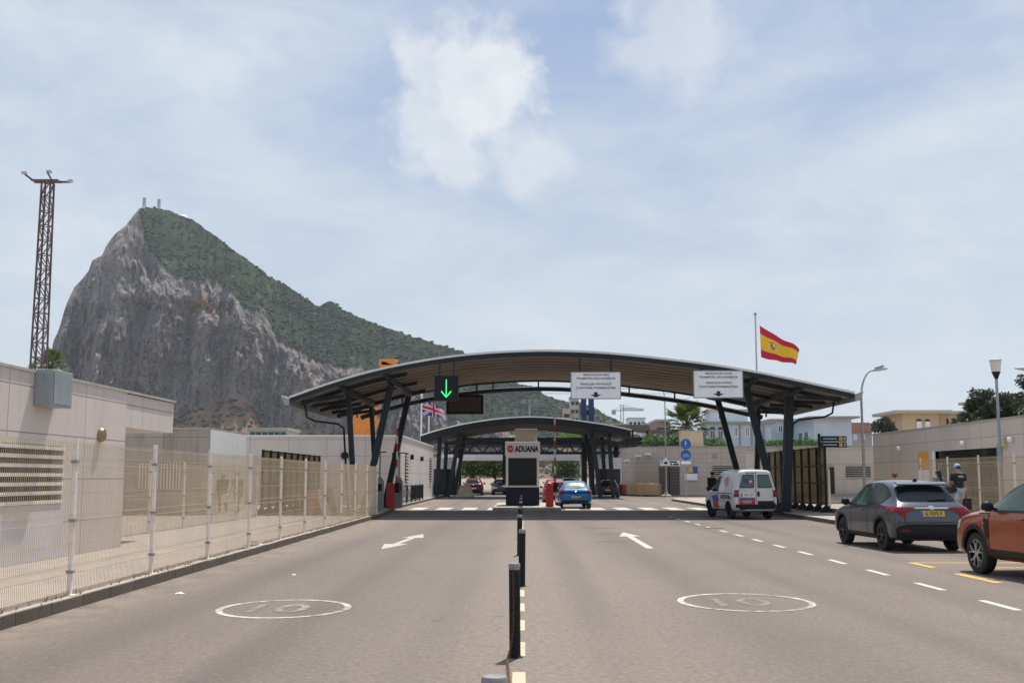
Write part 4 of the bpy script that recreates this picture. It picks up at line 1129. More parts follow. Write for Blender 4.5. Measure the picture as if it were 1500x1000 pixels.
t = thing('flagpole', 'white flagpole standing behind the right end of the canopy', 'flagpole', (pb.x,Y,.15))
b = MB(); b.tube([(0,0,0),(0,0,zt-.2)],[.07,.045],10); b.build('pole', M['lightgrey'], t, smooth=40); b = MB(); b.lathe([(0,-.1),(.09,-.05),(.1,.02),(.06,.1),(0,.12)],12,(0,0,zt-.15)); b.build('finial', M['grey'], t, smooth=60)
f = flag_map((1112.8,476.5),(1171.5,511),(1165,534),(1114.8,523),Y,.22,.6)
o = f(0,1)
t = thing('spanish_flag', 'red and yellow striped flag with crest flying from the pole', 'flag', o)
cloth('cloth', f, [M['flagred'],M['flagyel']], lambda s, q: 0 if q < .25 or q > .75 else 1, o, t, 48, 32)
def circ(cx, cy, rx, ry, n=14, a0=0, a1=2*PI): return [(cx+rx*math.cos(a0+(a1-a0)*k/n), cy+ry*math.sin(a0+(a1-a0)*k/n)) for k in range(n+1)]
cx, cy = .33, .49
em = MB(); em.mi = 0
def mo(poly, mi, off): em.mi = mi; motif(em, f, o, poly, off)
mo([(cx-.062,cy+.09),(cx+.062,cy+.09),(cx+.062,cy-.03)]+[(cx+.062*math.cos(a),cy-.03-.09*math.sin(a)) for a in [PI*k/10 for k in range(1,10)]]+[(cx-.062,cy-.03)], 0, .008)
mo([(cx-.052,cy+.08),(cx-.003,cy+.08),(cx-.003,cy+.0),(cx-.052,cy+.0)], 1, .014); mo([(cx+.003,cy+.08),(cx+.052,cy+.08),(cx+.052,cy+.0),(cx+.003,cy+.0)], 2, .014)
mo([(cx-.052,cy-.01),(cx-.003,cy-.01),(cx-.003,cy-.08),(cx-.045,cy-.06)], 3, .014); mo([(cx+.003,cy-.01),(cx+.052,cy-.01),(cx+.045,cy-.06),(cx+.003,cy-.08)], 1, .014)
mo(circ(cx,cy,.018,.025,10), 4, .018)
for s in (-1,1):
    x = cx+s*.092; mo([(x-.010,cy-.11),(x+.010,cy-.11),(x+.010,cy+.09),(x-.010,cy+.09)], 2, .01); mo([(x-.02,cy+.09),(x+.02,cy+.09),(x+.014,cy+.125),(x-.014,cy+.125)], 1, .01)
    mo([(x-.016,cy-.02),(x+.016,cy+.02),(x+.016,cy+.045),(x-.016,cy+.005)], 1, .014)
mo([(cx-.055,cy+.10),(cx+.055,cy+.10),(cx+.068,cy+.165),(cx+.03,cy+.145),(cx,cy+.19),(cx-.03,cy+.145),(cx-.068,cy+.165)], 1, .01)
em.build('crest', [M['purple'],M['flagred'],M['flagwhite'],mat('crest_gold',(.55,.32,.03),.8),M['flagblue']], t)
# union flag on its pole
Y = 138; pb = at(617,640,Y); zt = at(617,580,Y).z
t = thing('flagpole', 'white flagpole at the left behind the second canopy carrying the union flag', 'flagpole', (pb.x,Y,.1)); b = MB(); b.tube([(0,0,0),(0,0,zt)],[.14,.1],10); b.build('pole', M['white'], t, smooth=40); b = MB(); b.lathe([(.15,0),(.15,.15),(0,.25)],10,(0,0,zt)); b.build('finial', M['white'], t)
pb = at(628,640,Y+6); t = thing('flagpole', 'bare white flagpole just right of the union flag pole', 'flagpole', (pb.x,Y+6,.1)); b = MB(); b.tube([(0,0,0),(0,0,at(628,600,Y+6).z)],[.12,.09],10); b.build('pole', M['white'], t, smooth=40); b = MB(); b.lathe([(.13,0),(.13,.12),(0,.22)],10,(0,0,at(628,600,Y+6).z)); b.build('finial', M['white'], t)
f2_ = flag_map((617.5,581),(652,602),(654,614),(618.5,607),Y,.5,2.0)
o2 = f2_(0,1)
t = thing('union_flag', 'union flag with red white and blue crosses drooping from its pole', 'flag', o2)
def uj(s, q):
    x = (s-.5)*2; y = (q-.5)
    if abs(x) < .10 or abs(y) < .10: return 1
    if abs(x) < .17 or abs(y) < .167: return 2
    d1 = abs(y*2-x)/2**.5/1.0; d2 = abs(y*2+x)/2**.5
    d = min(d1, d2)
    if d < .05: return 1
    if d < .13: return 2
    return 0
cloth('cloth', f2_, [M['flagblue'],M['flagred'],M['flagwhite']], uj, o2, t, 90, 60)

# ------------------------------------------------------------------ right: curved stone wall building
poly = [(9.3,113)] + [(12.6-3.3*math.cos(a), 103.2-4.2*math.sin(a)+ (1-math.sin(a))*4) for a in [PI/2*k/10 for k in range(11)]] + [(26.5,99.0),(26.5,116),(9.3,116)]
t = thing('stone_wall_building', 'low pale stone building with a rounded corner behind the blue round signs', 'building')
zt = at(1030,655.5,99).z
b = MB(); b.prism(poly, .1, zt); b.build('wall', M['wallS'], t, smooth=25)
b = MB(); b.prism([(x, y) for x, y in poly], zt, zt+.14); b.build('coping', M['concrete'], t, smooth=25)
def face_rect(u0, v0, u1, v1, Y): a = at(u0, v0, Y); c = at(u1, v1, Y); return a.x, c.x, c.z, a.z
x0,x1,z0,z1 = face_rect(965,683,996,722,98.9)
dr = MB().box(x0,x1,98.9,98.985,.12,z1).build('door', M['shutter'], t)
b = MB()
for k in range(18): b.box(x0+.05,x1-.05,98.885,98.9,.2+(z1-.3)*k/18,.24+(z1-.3)*k/18)
b.box((x0+x1)/2-.05,(x0+x1)/2+.05,98.88,98.9,.15,z1); b.build('slats', M['black'], dr)
x0,x1,z0,z1 = face_rect(1044,682,1080,697,98.9)
lv = MB().box(x0,x1,98.93,98.985,z0,z1).build('vent_grille', M['black'], t); b = MB()
for k in range(5): b.box(x0,x1,98.89,98.93,z0+(z1-z0)*(k+.2)/5,z0+(z1-z0)*(k+.7)/5)
b.build('slat', M['concrete'], lv)
x0,x1,z0,z1 = face_rect(1044,664,1050,670,98.9); MB().box(x0,x1,98.9,98.985,z0,z1).build('vent', M['grey'], t)
def flat_sign(u0, v0, u1, v1, Y, m, label, name='wall_sign', cat='sign', texts=(), tm=None):
    x0,x1,z0,z1 = face_rect(u0,v0,u1,v1,Y); t_ = thing(name, label, cat, ((x0+x1)/2,Y,z0)); W=x1-x0; H=z1-z0
    MB().box(-W/2,W/2,0,.03,0,H).build('panel', m, t_)
    if texts:
        x = MB()
        for s_, cx_, cz_, w_, h_ in texts: put_text(x, s_, cx_*W, cz_*H, w_*W, h_*H, -.004, .03)
        x.build('lettering', tm or M['white'], t_)
    return t_, W, H
t_, W, H = flat_sign(967,674,996,682,98.85,M['whitesign'],'white name board with dark blue blocks above the shuttered door')
b = MB()
for x_, z_, w_, h_ in ((-.32,.28,.26,.3),(-.02,.28,.26,.3),(.3,.28,.26,.3),(-.32,.72,.26,.26),(.16,.72,.4,.26)): b.box((x_-w_/2)*W,(x_+w_/2)*W,-.006,-.001,(z_-h_/2)*H,(z_+h_/2)*H)
b.build('blue_block', M['navy'], t_)
t_, W, H = flat_sign(1008,683,1022,692.5,98.85,M['blue'],'small blue and yellow notice plate on the stone wall')
MB().box(-W/2,-W*.02,-.006,-.001,.05*H,H*.95).build('yellow_half', M['yellow'], t_)
flat_sign(1003,693.5,1022,703,98.85,M['whitesign'],'plain pale notice below the blue and yellow plate')
cam_u = ((935,667),(949,664.5),(918,674))
for u, v in cam_u:
    p = at(u, v, 100.2 if u < 945 else 99.2)
    t_ = thing('security_camera', 'white security camera on the curved stone wall, ' + {935:'middle one',949:'nearest the shuttered door',918:'furthest left'}[u], 'camera', p)
    MB().box(-.3,.25,-.35,-.1,-.09,.09).build('housing', M['white'], t_); MB().bar((0,-.1,0),(.1,1.2,-.25),.06).build('bracket', M['grey'], t_)
# beige chimney block
x0,x1,z0,z1 = face_rect(1000,655,1030,632,104); t = thing('chimney_block', 'square beige rendered chimney block rising above the stone wall', 'chimney')
MB().box(x0,x1,104,106.5,3,z1 if z1 > z0 else z0).build('shaft', M['render_beige'], t); MB().box(x0-.06,x1+.06,103.94,106.56,max(z0,z1),max(z0,z1)+.12).build('cap', M['concrete'], t)
# hedges above the wall
def hedge(u0, u1, v0, v1, Y, m, label, seed, n=1500, dy=2.0):
    random.seed(seed); x0,x1,z0,z1 = face_rect(u0,v1,u1,v0,Y); z0, z1 = min(z0,z1), max(z0,z1)
    k = max(3, int((x1-x0)/1.1)); bl = []
    for i in range(k): bl.append((x0+(x1-x0)*(i+.5)/k - (x0+x1)/2, random.uniform(-.4,.4), (z0+z1)/2-z0+.0+random.uniform(-.25,.12)*(z1-z0), (x1-x0)/k*.85, dy/2, (z1-z0)*random.uniform(.45,.62)))
    b = MB(); leaf_cloud(b, bl, n, .14)
    t = thing('hedge', label, 'hedge', ((x0+x1)/2,Y,z0)); b.build('foliage', m, t)
    s = MB()
    for q in bl: s.tube([(q[0],q[1],-z0+.2),(q[0],q[1],q[2])],.05,5)
    s.build('stems', M['bark'], t)
hedge(946,1001,638,658,107,M['leaf'],'clipped green hedge on top of the stone wall, left of the beige chimney',1)
hedge(1030,1062,642,657,110,M['leaf'],'clipped green hedge on top of the wall, right of the beige chimney',2,700)
hedge(1112,1205,643,659,104,M['leaf'],'long green hedge below the pale blue building, behind the right canopy posts',3,1800)
# yellow crowd barriers
def crowd_barrier(x, y, rz, label):
    t = thing('crowd_barrier', label, 'crowd barrier', (x,y,.0), rz, 'yellow crowd barriers by the stone wall')
    b = MB(); b.tube([(-1,0,.2),(-1,0,1.0),(-.9,0,1.1),(.9,0,1.1),(1,0,1.0),(1,0,.2)],.03,8); b.bar((-1,0,.22),(1,0,.22),.04); b.build('frame', M['yellow'], t, smooth=50)
    b = MB()
    for k in range(1,14): b.bar((-1+2*k/14,0,.22),(-1+2*k/14,0,1.1),.045)
    b.build('bars', M['yellow'], t)
    b = MB()
    for s in (-.75,.75): b.bar((s,-.3,.02),(s,.3,.02),.05); b.bar((s,0,.02),(s,0,.25),.05)
    b.build('feet', M['yellow'], t)
crowd_barrier(at(932,720,102).x,102,R(8),'yellow crowd barrier at the left, beside the low red cabinet')
crowd_barrier(at(953,722,99.6).x-.3,97.9,R(-4),'yellow crowd barrier at the right, nearer the shuttered door')
crowd_barrier(at(945,722,99.8).x,100.4,R(3),'yellow crowd barrier set behind and between the other two')
# round blue signs on a pole
Y = 82; pb = at(1007,729,Y); t = thing('round_sign_post', 'grey post with two round blue bicycle and walking signs', 'road sign', (at(1005,690,Y).x,Y,.15))
zc = [at(1003,650,Y).z-.15, at(1003,666,Y).z-.15]
b = MB(); b.tube([(0,0,0),(0,0,zc[0]+.3)],.035,8); b.build('post', M['grey'], t, smooth=40)
for k, z in enumerate(zc):
    b = MB(); b.lathe([(0,-.06),(.38,-.06),(.38,-.04),(0,-.04)],28,(0,0,z),'y'); d_ = b.build('disc', M['blue'], t, smooth=30)
    b = MB()
    if k == 1:
        for s in (-.13,.13): b.tube([(s+.085*math.cos(a),-.066,z-.06+.085*math.sin(a)) for a in [2*PI*j/14 for j in range(14)]],.014,5,closed=True)
        for a, c in (((-.13,-.06),(-.03,.08)),((-.03,.08),(.1,.06)),((.13,-.06),(.08,.12)),((0,-.06),(-.03,.08)),((0,-.06),(.1,.06))): b.bar((a[0],-.066,z+a[1]),(c[0],-.066,z+c[1]),.022,.01)
    else:
        b.lathe([(0,-.07),(.045,-.07),(.045,-.062),(0,-.062)],12,(0,0,z+.17),'y')
        for a, c, w_ in (((0,.11),(-.01,-.05),.075),((-.01,-.05),(-.1,-.24),.045),((-.01,-.05),(.1,-.22),.045),((0,.09),(.13,-.02),.035),((0,.09),(-.12,-.04),.035)): b.bar((a[0],-.066,z+a[1]),(c[0],-.066,z+c[1]),w_,.01)
    b.build('symbol', M['flagwhite'], d_)
MB().box(-.36,.36,-.05,-.03,zc[1]-.66,zc[1]-.46).build('plate', M['whitesign'], t)
# warning triangle, white lamp pole with curved arm
M['lamppole'] = mat('warm_grey_pole', (.36,.32,.28), .5, .1, .12, 3)
def arm_lamp(x, y, z, h, reach, label, bow=1.2, base=True, bird=False):
    t = thing('street_lamp', label, 'street lamp', (x,y,z))
    pts = [(0,0,0),(0,0,h*.55),(0,0,h*.78)] + [(reach*(1-math.cos(a))*.9, 0, h*.78+h*.20*math.sin(a)) for a in [PI/2*k/8 for k in range(1,9)]]
    b = MB(); b.tube(pts, [.075,.055,.048]+[.045-.002*k for k in range(8)], 10); b.build('pole', M['lamppole'], t, smooth=50)
    e = pts[-1]; s = 1 if reach > 0 else -1
    hd = MB(); hd.tube([(e[0]-.05*s,0,e[2]),(e[0]+.25*s,0,e[2]+.06),(e[0]+.62*s,0,e[2]+.08)],[.045,.09,.035],8); hd.build('lamp_head', M['lightgrey'], t, smooth=60)
    if base: b = MB(); b.lathe([(.45,0),(.45,.15),(.18,.22),(.12,.5)],16); b.build('base', M['concrete'], t)
    return t
p = at(975,722,97); arm_lamp(p.x,96.5,.0,10.4,-1.1,'tall thin street lamp in front of the shuttered door, arm curving left')
p = at(975,676,96.4); t = thing('warning_sign', 'white triangular road sign fixed on the lamp post by the shuttered door', 'road sign', (p.x,96.3,p.z))
MB().prism([(-.42,-.3),(.42,-.3),(0,.42)],-.03,0,'y').build('panel', M['whitesign'], t); MB().prism([(-.2,-.2),(.2,-.2),(.12,-.02),(0,.06),(-.12,-.02)],-.036,-.031,'y').build('symbol', M['ink'], t)
p = at(1266,700,48); arm_lamp(p.x,48,.3,at(1266,545,48).z-.1,.62,'grey street lamp with curved arm rising behind the grey car')
p = at(1484,540,44); arm_lamp(p.x+1.55,44,.3,p.z-.25,-.95,'street lamp at the right edge, only its arm and head in view')
# gull on the lamp
p = at(1283,541.5,48); t = tag(MB().tube([(-.22,0,0),(-.1,0,.03),(.08,0,.07),(.16,0,.14),(.2,0,.15),(.27,0,.13)],[.01,.07,.075,.04,.045,.008],8).build('gull', M['cloth_grey'], None, (p.x+.1,48,p.z+.02), smooth=60), 'gull perched on the head of the curved street lamp', 'bird')
# post-top lamp
p = at(1466,735,37.5); H = at(1461,527,37.5).z-.3; t = thing('post_lamp', 'slim post lamp with a pale conical glass head in front of the right wall', 'street lamp', (at(1464,640,37.5).x,37.5,.3))
b = MB(); b.tube([(0,0,0),(0,0,H-.62)],[.06,.045],10); b.build('post', M['grey'], t, smooth=40)
b = MB(); b.lathe([(.04,H-.66),(.14,H-.42),(.15,H-.40),(0,H-.40)],16); b.build('collar', M['steel_black'], t, smooth=40)
b = MB(); b.lathe([(.14,H-.40),(.19,H-.03),(.0,H-.03)],18); b.build('glass_shade', glassy('lamp_glass',(.75,.72,.66),.75,.3), t, smooth=40)
b = MB(); b.lathe([(.2,H-.03),(.2,H),(.02,H+.04),(0,H+.04)],18); b.build('lid', M['lightgrey'], t, smooth=40)

# ------------------------------------------------------------------ right wall and gate house
t = thing('boundary_wall', 'long pale panelled wall along the right pavement with a wide barred doorway', 'wall')
X = 17.0; z = 3.69; b = MB()
ya, yb = 40.4, 46.4
b.box(X,X+.35,20,ya,.25,z); b.box(X,X+.35,yb,54.6,.25,z); b.box(X,X+.35,ya,yb,2.72,z)
b.build('wall', M['wallR'], t)
b = MB(); b.box(X-.04,X+.4,20,54.64,z,z+.06); b.build('coping', M['concrete'], t)
b = MB(); b.box(X+.30,X+.34,ya,yb,.25,2.72); b.build('doorway_back', mat('dim_brown_board',(.16,.12,.09),.8,0,.2,1), t)
b = MB()
for k in range(24): y = ya+.12+k*.25; b.box(X+.12,X+.15,y,y+.03,.3,2.7)
for zz in (.5,1.5,2.2): b.box(X+.11,X+.16,ya,yb,zz,zz+.05)
b.build('door_grille', M['shutter'], t)
b = MB(); b.box(X+.1,X+.2,ya,yb,2.28,2.70); b.build('transom', M['glass'], t)
MB().box(X-.03,X+.1,yb,yb+.3,.3,2.72).build('door_jamb', M['white'], t)
t = thing('gate_house', 'lower pale wall block with louvred vent beyond the end of the right wall', 'building')
b = MB(); b.box(13.9,21,60,70,.1,3.27); b.build('wall', M['wallR'], t); MB().box(13.85,21.05,59.95,70.05,3.27,3.34).build('coping', M['concrete'], t)
x0,x1,z0,z1 = face_rect(1240,683,1276,699,59.9)
lv = MB().box(x0,x1,59.95,59.99,z0,z1).build('vent_grille', M['black'], t); b = MB()
for k in range(6): b.box(x0,x1,59.9,59.95,z0+(z1-z0)*(k+.15)/6,z0+(z1-z0)*(k+.6)/6)
b.build('slat', M['concrete'], lv)
x0,x1,z0,z1 = face_rect(1205,681,1224,715,59.9); dd = MB().box(x0,x1,59.93,59.99,.3,z1).build('door', M['render_beige'], t); b = MB(); b.box(x1-.28,x1-.04,59.9,59.93,.4,z1-.1); b.build('door_panel', M['steel'], dd)
st = thing('steps', 'low pale stone steps at the foot of the gate house wall', 'steps', (0,0,0))
for k in range(3): MB().box(14.6,18.6,58.2+.5*k,60.0,.3+.16*k,.46+.16*k).build('step', M['concrete'], st)
p = at(1215,729,52); tag(MB().box(-.05,.05,-.05,.05,0,1.85).build('fence_post', M['galv'], None, (p.x,52,.15)), 'single white fence post standing on the pavement by the glass screen', 'post')
for u, v, Y in ((1301,655,50.5),(1369,649.5,43.2),(1458,642,39.0)):
    q = X-.02; b = MB(); b.lathe([(0,-.09),(.08,-.08),(.12,0),(.08,.08),(0,.09)],14); yy = Y; o_ = b.build('wall_lamp', M['white'], None, (q-.08,yy,2.95), smooth=60)
    tag(o_, 'white round wall lamp on the right wall, ' + {1301:'furthest from the camera',1369:'above the barred doorway',1458:'beside the yellow alarm box'}[u], 'wall lamp')
tag(MB().box(X-.16,X-.003,39.5,39.95,2.72,3.05).build('alarm_box', mat('pale_yellow_box',(.55,.48,.28),.5), bevel=.03), 'pale yellow alarm box on the right wall beside a lamp', 'alarm box')
t = thing('wall_notice', 'orange and white notice sheet on the right wall left of the doorway', 'notice'); MB().box(X-.02,X-.003,47.2,48.4,2.0,2.72).build('orange_sheet', mat('orange_sheet',(.75,.35,.04),.7), t); MB().box(X-.018,X-.003,47.2,48.4,1.45,1.97).build('white_sheet', M['whitesign'], t)
tag(MB().box(X-.02,X-.003,39.9,40.35,2.2,2.85).build('wall_plaque', mat('slate_blue_plaque',(.25,.30,.36),.5)), 'slate blue plaque on the right wall just right of the doorway', 'plaque')
# direction sign
Y = 55; x0,x1,z0,z1 = face_rect(1203,655,1240,638,Y); z0, z1 = min(z0,z1), max(z0,z1)
t = thing('direction_sign', 'dark blue two row direction sign with small yellow symbols over the glass screen', 'road sign', ((x0+x1)/2,Y,0)); W = x1-x0
for k in range(2):
    za = z0+(z1-z0)*(.52*k); zb = za+(z1-z0)*.46
    MB().box(-W/2,W/2,0,.05,za,zb).build('panel', M['navy'], t)
    MB().box(W*.2,W*.34,-.006,-.001,za+.04,zb-.04).build('symbol', M['yellow'], t); b = MB()
    b.box(W*.38,W*.46,-.006,-.001,za+.06,zb-.06); b.box(-W*.42,W*.12,-.006,-.001,(za+zb)/2-.03,(za+zb)/2+.03); b.build('white_marks', M['lightgrey'], t)
b = MB(); b.box(-W/2-.14,-W/2-.02,0,.1,.15,z1+.1); b.build('post', M['steel_black'], t)

# ------------------------------------------------------------------ buildings beyond the walls
def windows(t, rects, Y, arched=False, frame=None, depth=.12):
    for u0, v0, u1, v1 in rects:
        x0,x1,z0,z1 = face_rect(u0,v0,u1,v1,Y)
        b = MB(); fw = .14
        b.box(x0,x0+fw,Y-.06,Y,z0,z1); b.box(x1-fw,x1,Y-.06,Y,z0,z1); b.box(x0+fw,x1-fw,Y-.06,Y,z0,z0+fw); b.box(x0+fw,x1-fw,Y-.06,Y,z1-fw,z1); b.box((x0+x1)/2-.05,(x0+x1)/2+.05,Y-.05,Y,z0+fw,z1-fw)
        if arched: MB().prism([(x0-.05,z1)]+[((x0+x1)/2-(x1-x0+.1)/2*math.cos(a), z1+(x1-x0)/2*math.sin(a)) for a in [PI*k/8 for k in range(1,8)]]+[(x1+.05,z1)], Y-.05, Y-.001, 'y').build('fanlight', M['glass'], t)
        w_ = b.build('window', frame or M['white'], t)
        MB().box(x0+fw,x1-fw,Y-.03,Y-.01,z0+fw,z1-fw).build('pane', M['glass'], w_)
def block(t, u0, vt, u1, Y, d, m, name='wall', over=.5, roofm=None, rt=.22, z0=0, parapet=False):
    a = at(u0, vt, Y); c = at(u1, vt, Y); zt = a.z
    MB().box(a.x, c.x, Y, Y+d, z0, zt).build(name, m, t)
    MB().box(a.x-over, c.x+over, Y-over, Y+d+over, zt, zt+rt).build('roof', roofm or M['concrete'], t)
    return a.x, c.x, zt
Y = 128
t = thing('pale_blue_house', 'pale blue grey two storey building with a roof tower behind the stone wall', 'building')
block(t,1036,620,1129,Y,5,M['render_blue']); block(t,1040,602,1095,Y+5.6,4,M['render_blue'],over=.3)
block(t,1129.5,616,1175,Y+7,5,M['render_blue'],over=.3)
xa, xb, zt = block(t,1192,612.5,1247,Y-3,10,M['render_blue'],over=.75)
windows(t,[(1051,605,1059,615)],Y+5.6-.003); windows(t,[(1039.5,629,1048,648),(1051.5,629,1060,648)],Y-.003,True,frame=M['lightgrey']); windows(t,[(1074,624,1081.5,640),(1091,624,1098.5,640),(1104,624,1111,640)],Y-.003)
windows(t,[(1139,622,1147,634)],Y+7-.003)
for y0_ in (Y-.5, Y+2.2):
    w_ = MB().box(xa-.06,xa,y0_,y0_+1.5,zt-3.6,zt-1.3).build('window', M['white'], t)
    b = MB(); b.box(xa-.075,xa-.061,y0_+.1,y0_+.7,zt-3.5,zt-1.4); b.box(xa-.075,xa-.061,y0_+.8,y0_+1.4,zt-3.5,zt-1.4); b.build('pane', M['glass'], w_)
b = MB()
for u in (1084,1101.5,1119): p = at(u,640,Y-.1); b.bar((p.x,Y-.1,at(u,652,Y).z),(p.x,Y-.1,at(u,622,Y).z),.13)
b.build('drainpipe', M['grey'], t)
Y = 84
t = thing('beige_house', 'beige building with white framed windows and overhanging eaves behind the right wall', 'building')
xa, xb, zt = block(t,1322,605.5,1375,Y,4.2,M['render_beige'],over=.75,roofm=mat('beige_eaves',(.50,.43,.33),.8)); block(t,1375.5,606.5,1412,Y+1.0,3,M['render_beige'],over=.5,roofm=M['concrete'])
windows(t,[(1342.5,617,1350,627.5),(1355,617,1362.5,627.5)],Y-.003,True); windows(t,[(1386,613,1389.5,626),(1395,613,1398.5,626)],Y+1-.003,frame=M['render_beige'])
t = thing('pink_roof_house', 'distant house with pinkish roof between the blue and beige buildings', 'building'); block(t,1248,632,1277,150,2,M['render_grey'],roofm=M['tile'],rt=.7); block(t,1250,624,1268,160,2,M['white'],roofm=M['tile'],rt=.5); windows(t,[(1250,636,1255,644),(1262,636,1267,644)],150-.003)
t = thing('far_cream_block', 'cream upper storey just showing above the dark trees at the right edge', 'building'); block(t,1480,582,1530,95,10,M['render_beige'],over=.4); windows(t,[(1490,587,1497,595)],95-.003)
t = thing('grey_villa', 'grey flat eaved building behind the hedge and lamp post', 'building'); block(t,950,632,1003,133,3,M['render_grey'],over=1.0,roofm=mat('brown_grey_eaves',(.20,.18,.16),.8)); windows(t,[(964,637,970,649),(978,637,984,649)],133-.003)
t = thing('red_roof_shed', 'low shed with faded red roof seen past the second canopy edge', 'building'); block(t,897,643,930,140,10,M['render_grey'],roofm=M['tile'],rt=.6); windows(t,[(903,648,908,655)],140-.003)
t = thing('roof_terrace_rail', 'dark vertical bar railing on the roof left of the hedge', 'railing', (0,118,0)); b = MB(); xa = at(926,650,118).x; xb = at(952,650,118).x; za = at(926,656,118).z; zb = at(926,640,118).z
b.box(xa,xb,-.05,.05,zb-.1,zb)
for k in range(16): x = xa+(xb-xa)*k/15; b.box(x-.04,x+.04,-.04,.04,za-4.5,zb-.1)
b.build('bars', M['steel_black'], t); MB().box(xa-3,xb,0,3,zb+.7,zb+1.3).build('shade_roof', M['shutter'], t); b = MB(); b.bar((xa+.1,.5,0),(xa+.1,.5,zb+.7),.2); b.bar((xb-.2,.5,0),(xb-.2,.5,zb+.7),.2); b.build('post', M['steel_black'], t)
t = thing('green_glass_block', 'far low building with green glazing above the left white facade', 'building'); block(t,363,630,420,210,12,M['render_grey'],over=.2,rt=.5); windows(t,[(366+9*k,632,374+9*k,640) for k in range(6)],210-.003,frame=mat('green_frame',(.10,.22,.18),.5))
# distant town blocks
tw = [(826,600,834,640,420,M['render_beige'],'tan tower block on the far slope left of the blue columns'),(836,582,848,640,430,M['render_grey'],'grey tower block on the far slope beside the blue columns'),(962,617,981,650,260,mat('brown_block',(.26,.19,.15),.8),'brown flat roofed block behind the lamp post'),(921,613,945,650,520,M['render_blue'],'pale grey far block under the tower crane'),(944,621,962,650,480,M['render_grey'],'darker grey far block right of the tower crane'),(895,622,921,655,460,M['render_beige'],'tan far block at the foot of the slope')]
for u0,v0,u1,v1,Y,m,lab in tw:
    t = thing('town_block', lab, 'building'); xa, xb, zt = block(t,u0,v0,u1,Y,14,m,over=.3,rt=.5)
    nn = max(2,int((u1-u0)/5)); b = MB()
    for k in range(nn):
        for r_ in range(4): x = xa+(xb-xa)*(k+.5)/nn; zc_ = zt-2.2-r_*3.2; b.box(x-.6,x+.6,Y-.1,Y-.02,zc_-.7,zc_+.7)
    b.build('windows', M['glass'], t)
# tower crane
Y = 600; p = at(911.5,640,Y); zj = at(911.5,601,Y).z; zt = at(911.5,592.5,Y).z
t = thing('tower_crane', 'grey tower crane far off above the town', 'crane', (p.x,Y,0)); b = MB()
for s in (-.8,.8): b.bar((s,0,0),(s,0,zt),.35)
k = 0; z = 0
while z < zt-2: b.bar((-.8 if k%2 else .8,0,z),(.8 if k%2 else -.8,0,z+2),.22); z += 2; k += 1
b.build('tower', M['grey'], t); b = MB(); jl = at(943,602,Y).x-p.x; cl = at(896,601,Y).x-p.x
b.bar((cl,0,zj),(jl,0,zj),.45); b.bar((0,0,zj+1.6),(jl,0,zj+.9),.25)
for q in range(14): x = jl*q/14; b.bar((x,0,zj),(x+jl/28,0,zj+1.5-.5*q/14),.22); b.bar((x+jl/28,0,zj+1.5-.5*q/14),(x+jl/14,0,zj),.22)
b.bar((0,0,zt),(cl*.85,0,zj),.2); b.bar((0,0,zt),(jl*.6,0,zj+1.2),.2); b.build('jib', M['grey'], t); MB().box(cl,cl*.6,-.8,.8,zj-2.2,zj+.3).build('counterweight', M['concrete'], t)
# overhead wires
for i, (v0, v1, u0, u1, Y) in enumerate(((566.5,566.5,760,1030,300),(573.5,574,760,1030,300))):
    a = at(u0-150,v0,Y); c = at(u1+150,v1,Y); pts = [a.lerp(c,k/12)+Vector((0,0,-.5*math.sin(PI*k/12))) for k in range(13)]
    tag(MB().tube(pts,.045,5).build('overhead_wire', M['steel_black']), 'thin overhead wire crossing the sky behind the canopy, ' + ('upper' if i == 0 else 'lower') + ' of the pair', 'wire')
# ------------------------------------------------------------------ trees
for k, (u0,u1,lab) in enumerate(((677,708,'clipped dense green tree behind the dark red car, left of its pair'),(709,742,'clipped dense green tree behind the kiosk, right of its pair'),(812,846,'clipped dense green tree right of the kiosk over the traffic'))):
    Y = 132; xa = at(u0,690,Y).x; xb = at(u1,690,Y).x; z0 = at(u0,697,Y).z; z1 = at(u0,668,Y).z; rnd = random.Random(k)
    if k == 2: z0 = at(u0,699,Y).z
    bl = [((xb-xa)*(i/3-.5)*.8, rnd.uniform(-.5,.5), z0+(z1-z0)*(j+.5)/3, (xb-xa)*.26, 1.2, (z1-z0)*.27) for i in range(4) for j in range(3)]
    tree('street_tree', lab, ((xa+xb)/2,Y,0), z1, bl, 1900, .15, M['leaf'], 20+k, 'clipped street trees beyond the kiosk')
for k, (u,v,rr,lab) in enumerate(((693,639,1.5,'bright yellow green treetop showing through the left of the gantry'),(831,640,1.5,'bright yellow green treetop showing through the gantry just right of the kiosk'),(884,640,1.2,'bright yellow green treetop near the right end of the gantry'))):
    Y = 140; p = at(u,v,Y); rnd = random.Random(40+k)
    tree('street_tree', lab, (p.x,Y,0), p.z, [(rnd.uniform(-.9,.9)*rr, rnd.uniform(-.6,.6), p.z+rnd.uniform(-.5,.4), rr*.6, rr*.6, rr*.42) for _ in range(6)], 800, .16, M['bright'], 60+k)
def dark_tree(u0, u1, vt, Y, seed, label, vb=640):
    rnd = random.Random(seed); xa = at(u0,600,Y).x; xb = at(u1,600,Y).x; z1 = at(u0,vt,Y).z; z0 = at(u0,vb,Y).z; cx_ = (xa+xb)/2; bl = []
    for i in range(13):
        t_ = rnd.random(); hh = z0 + (z1-z0)*(t_**.8); wv = (xb-xa)/2*(1-.65*t_)
        bl.append((rnd.uniform(-1,1)*wv, rnd.uniform(-1,1)*1.2, hh, rnd.uniform(.3,.62)*(1-.35*t_), .55, rnd.uniform(.22,.42)))
    bl.append((rnd.uniform(-.2,.2), 0, z1-.25, .28, .3, .3))
    tree('dark_tree', label, (cx_,Y,.3), z1, bl, 2600, .085, M['darkleaf'], seed, 'dark trees behind the right wall', tr=.12)
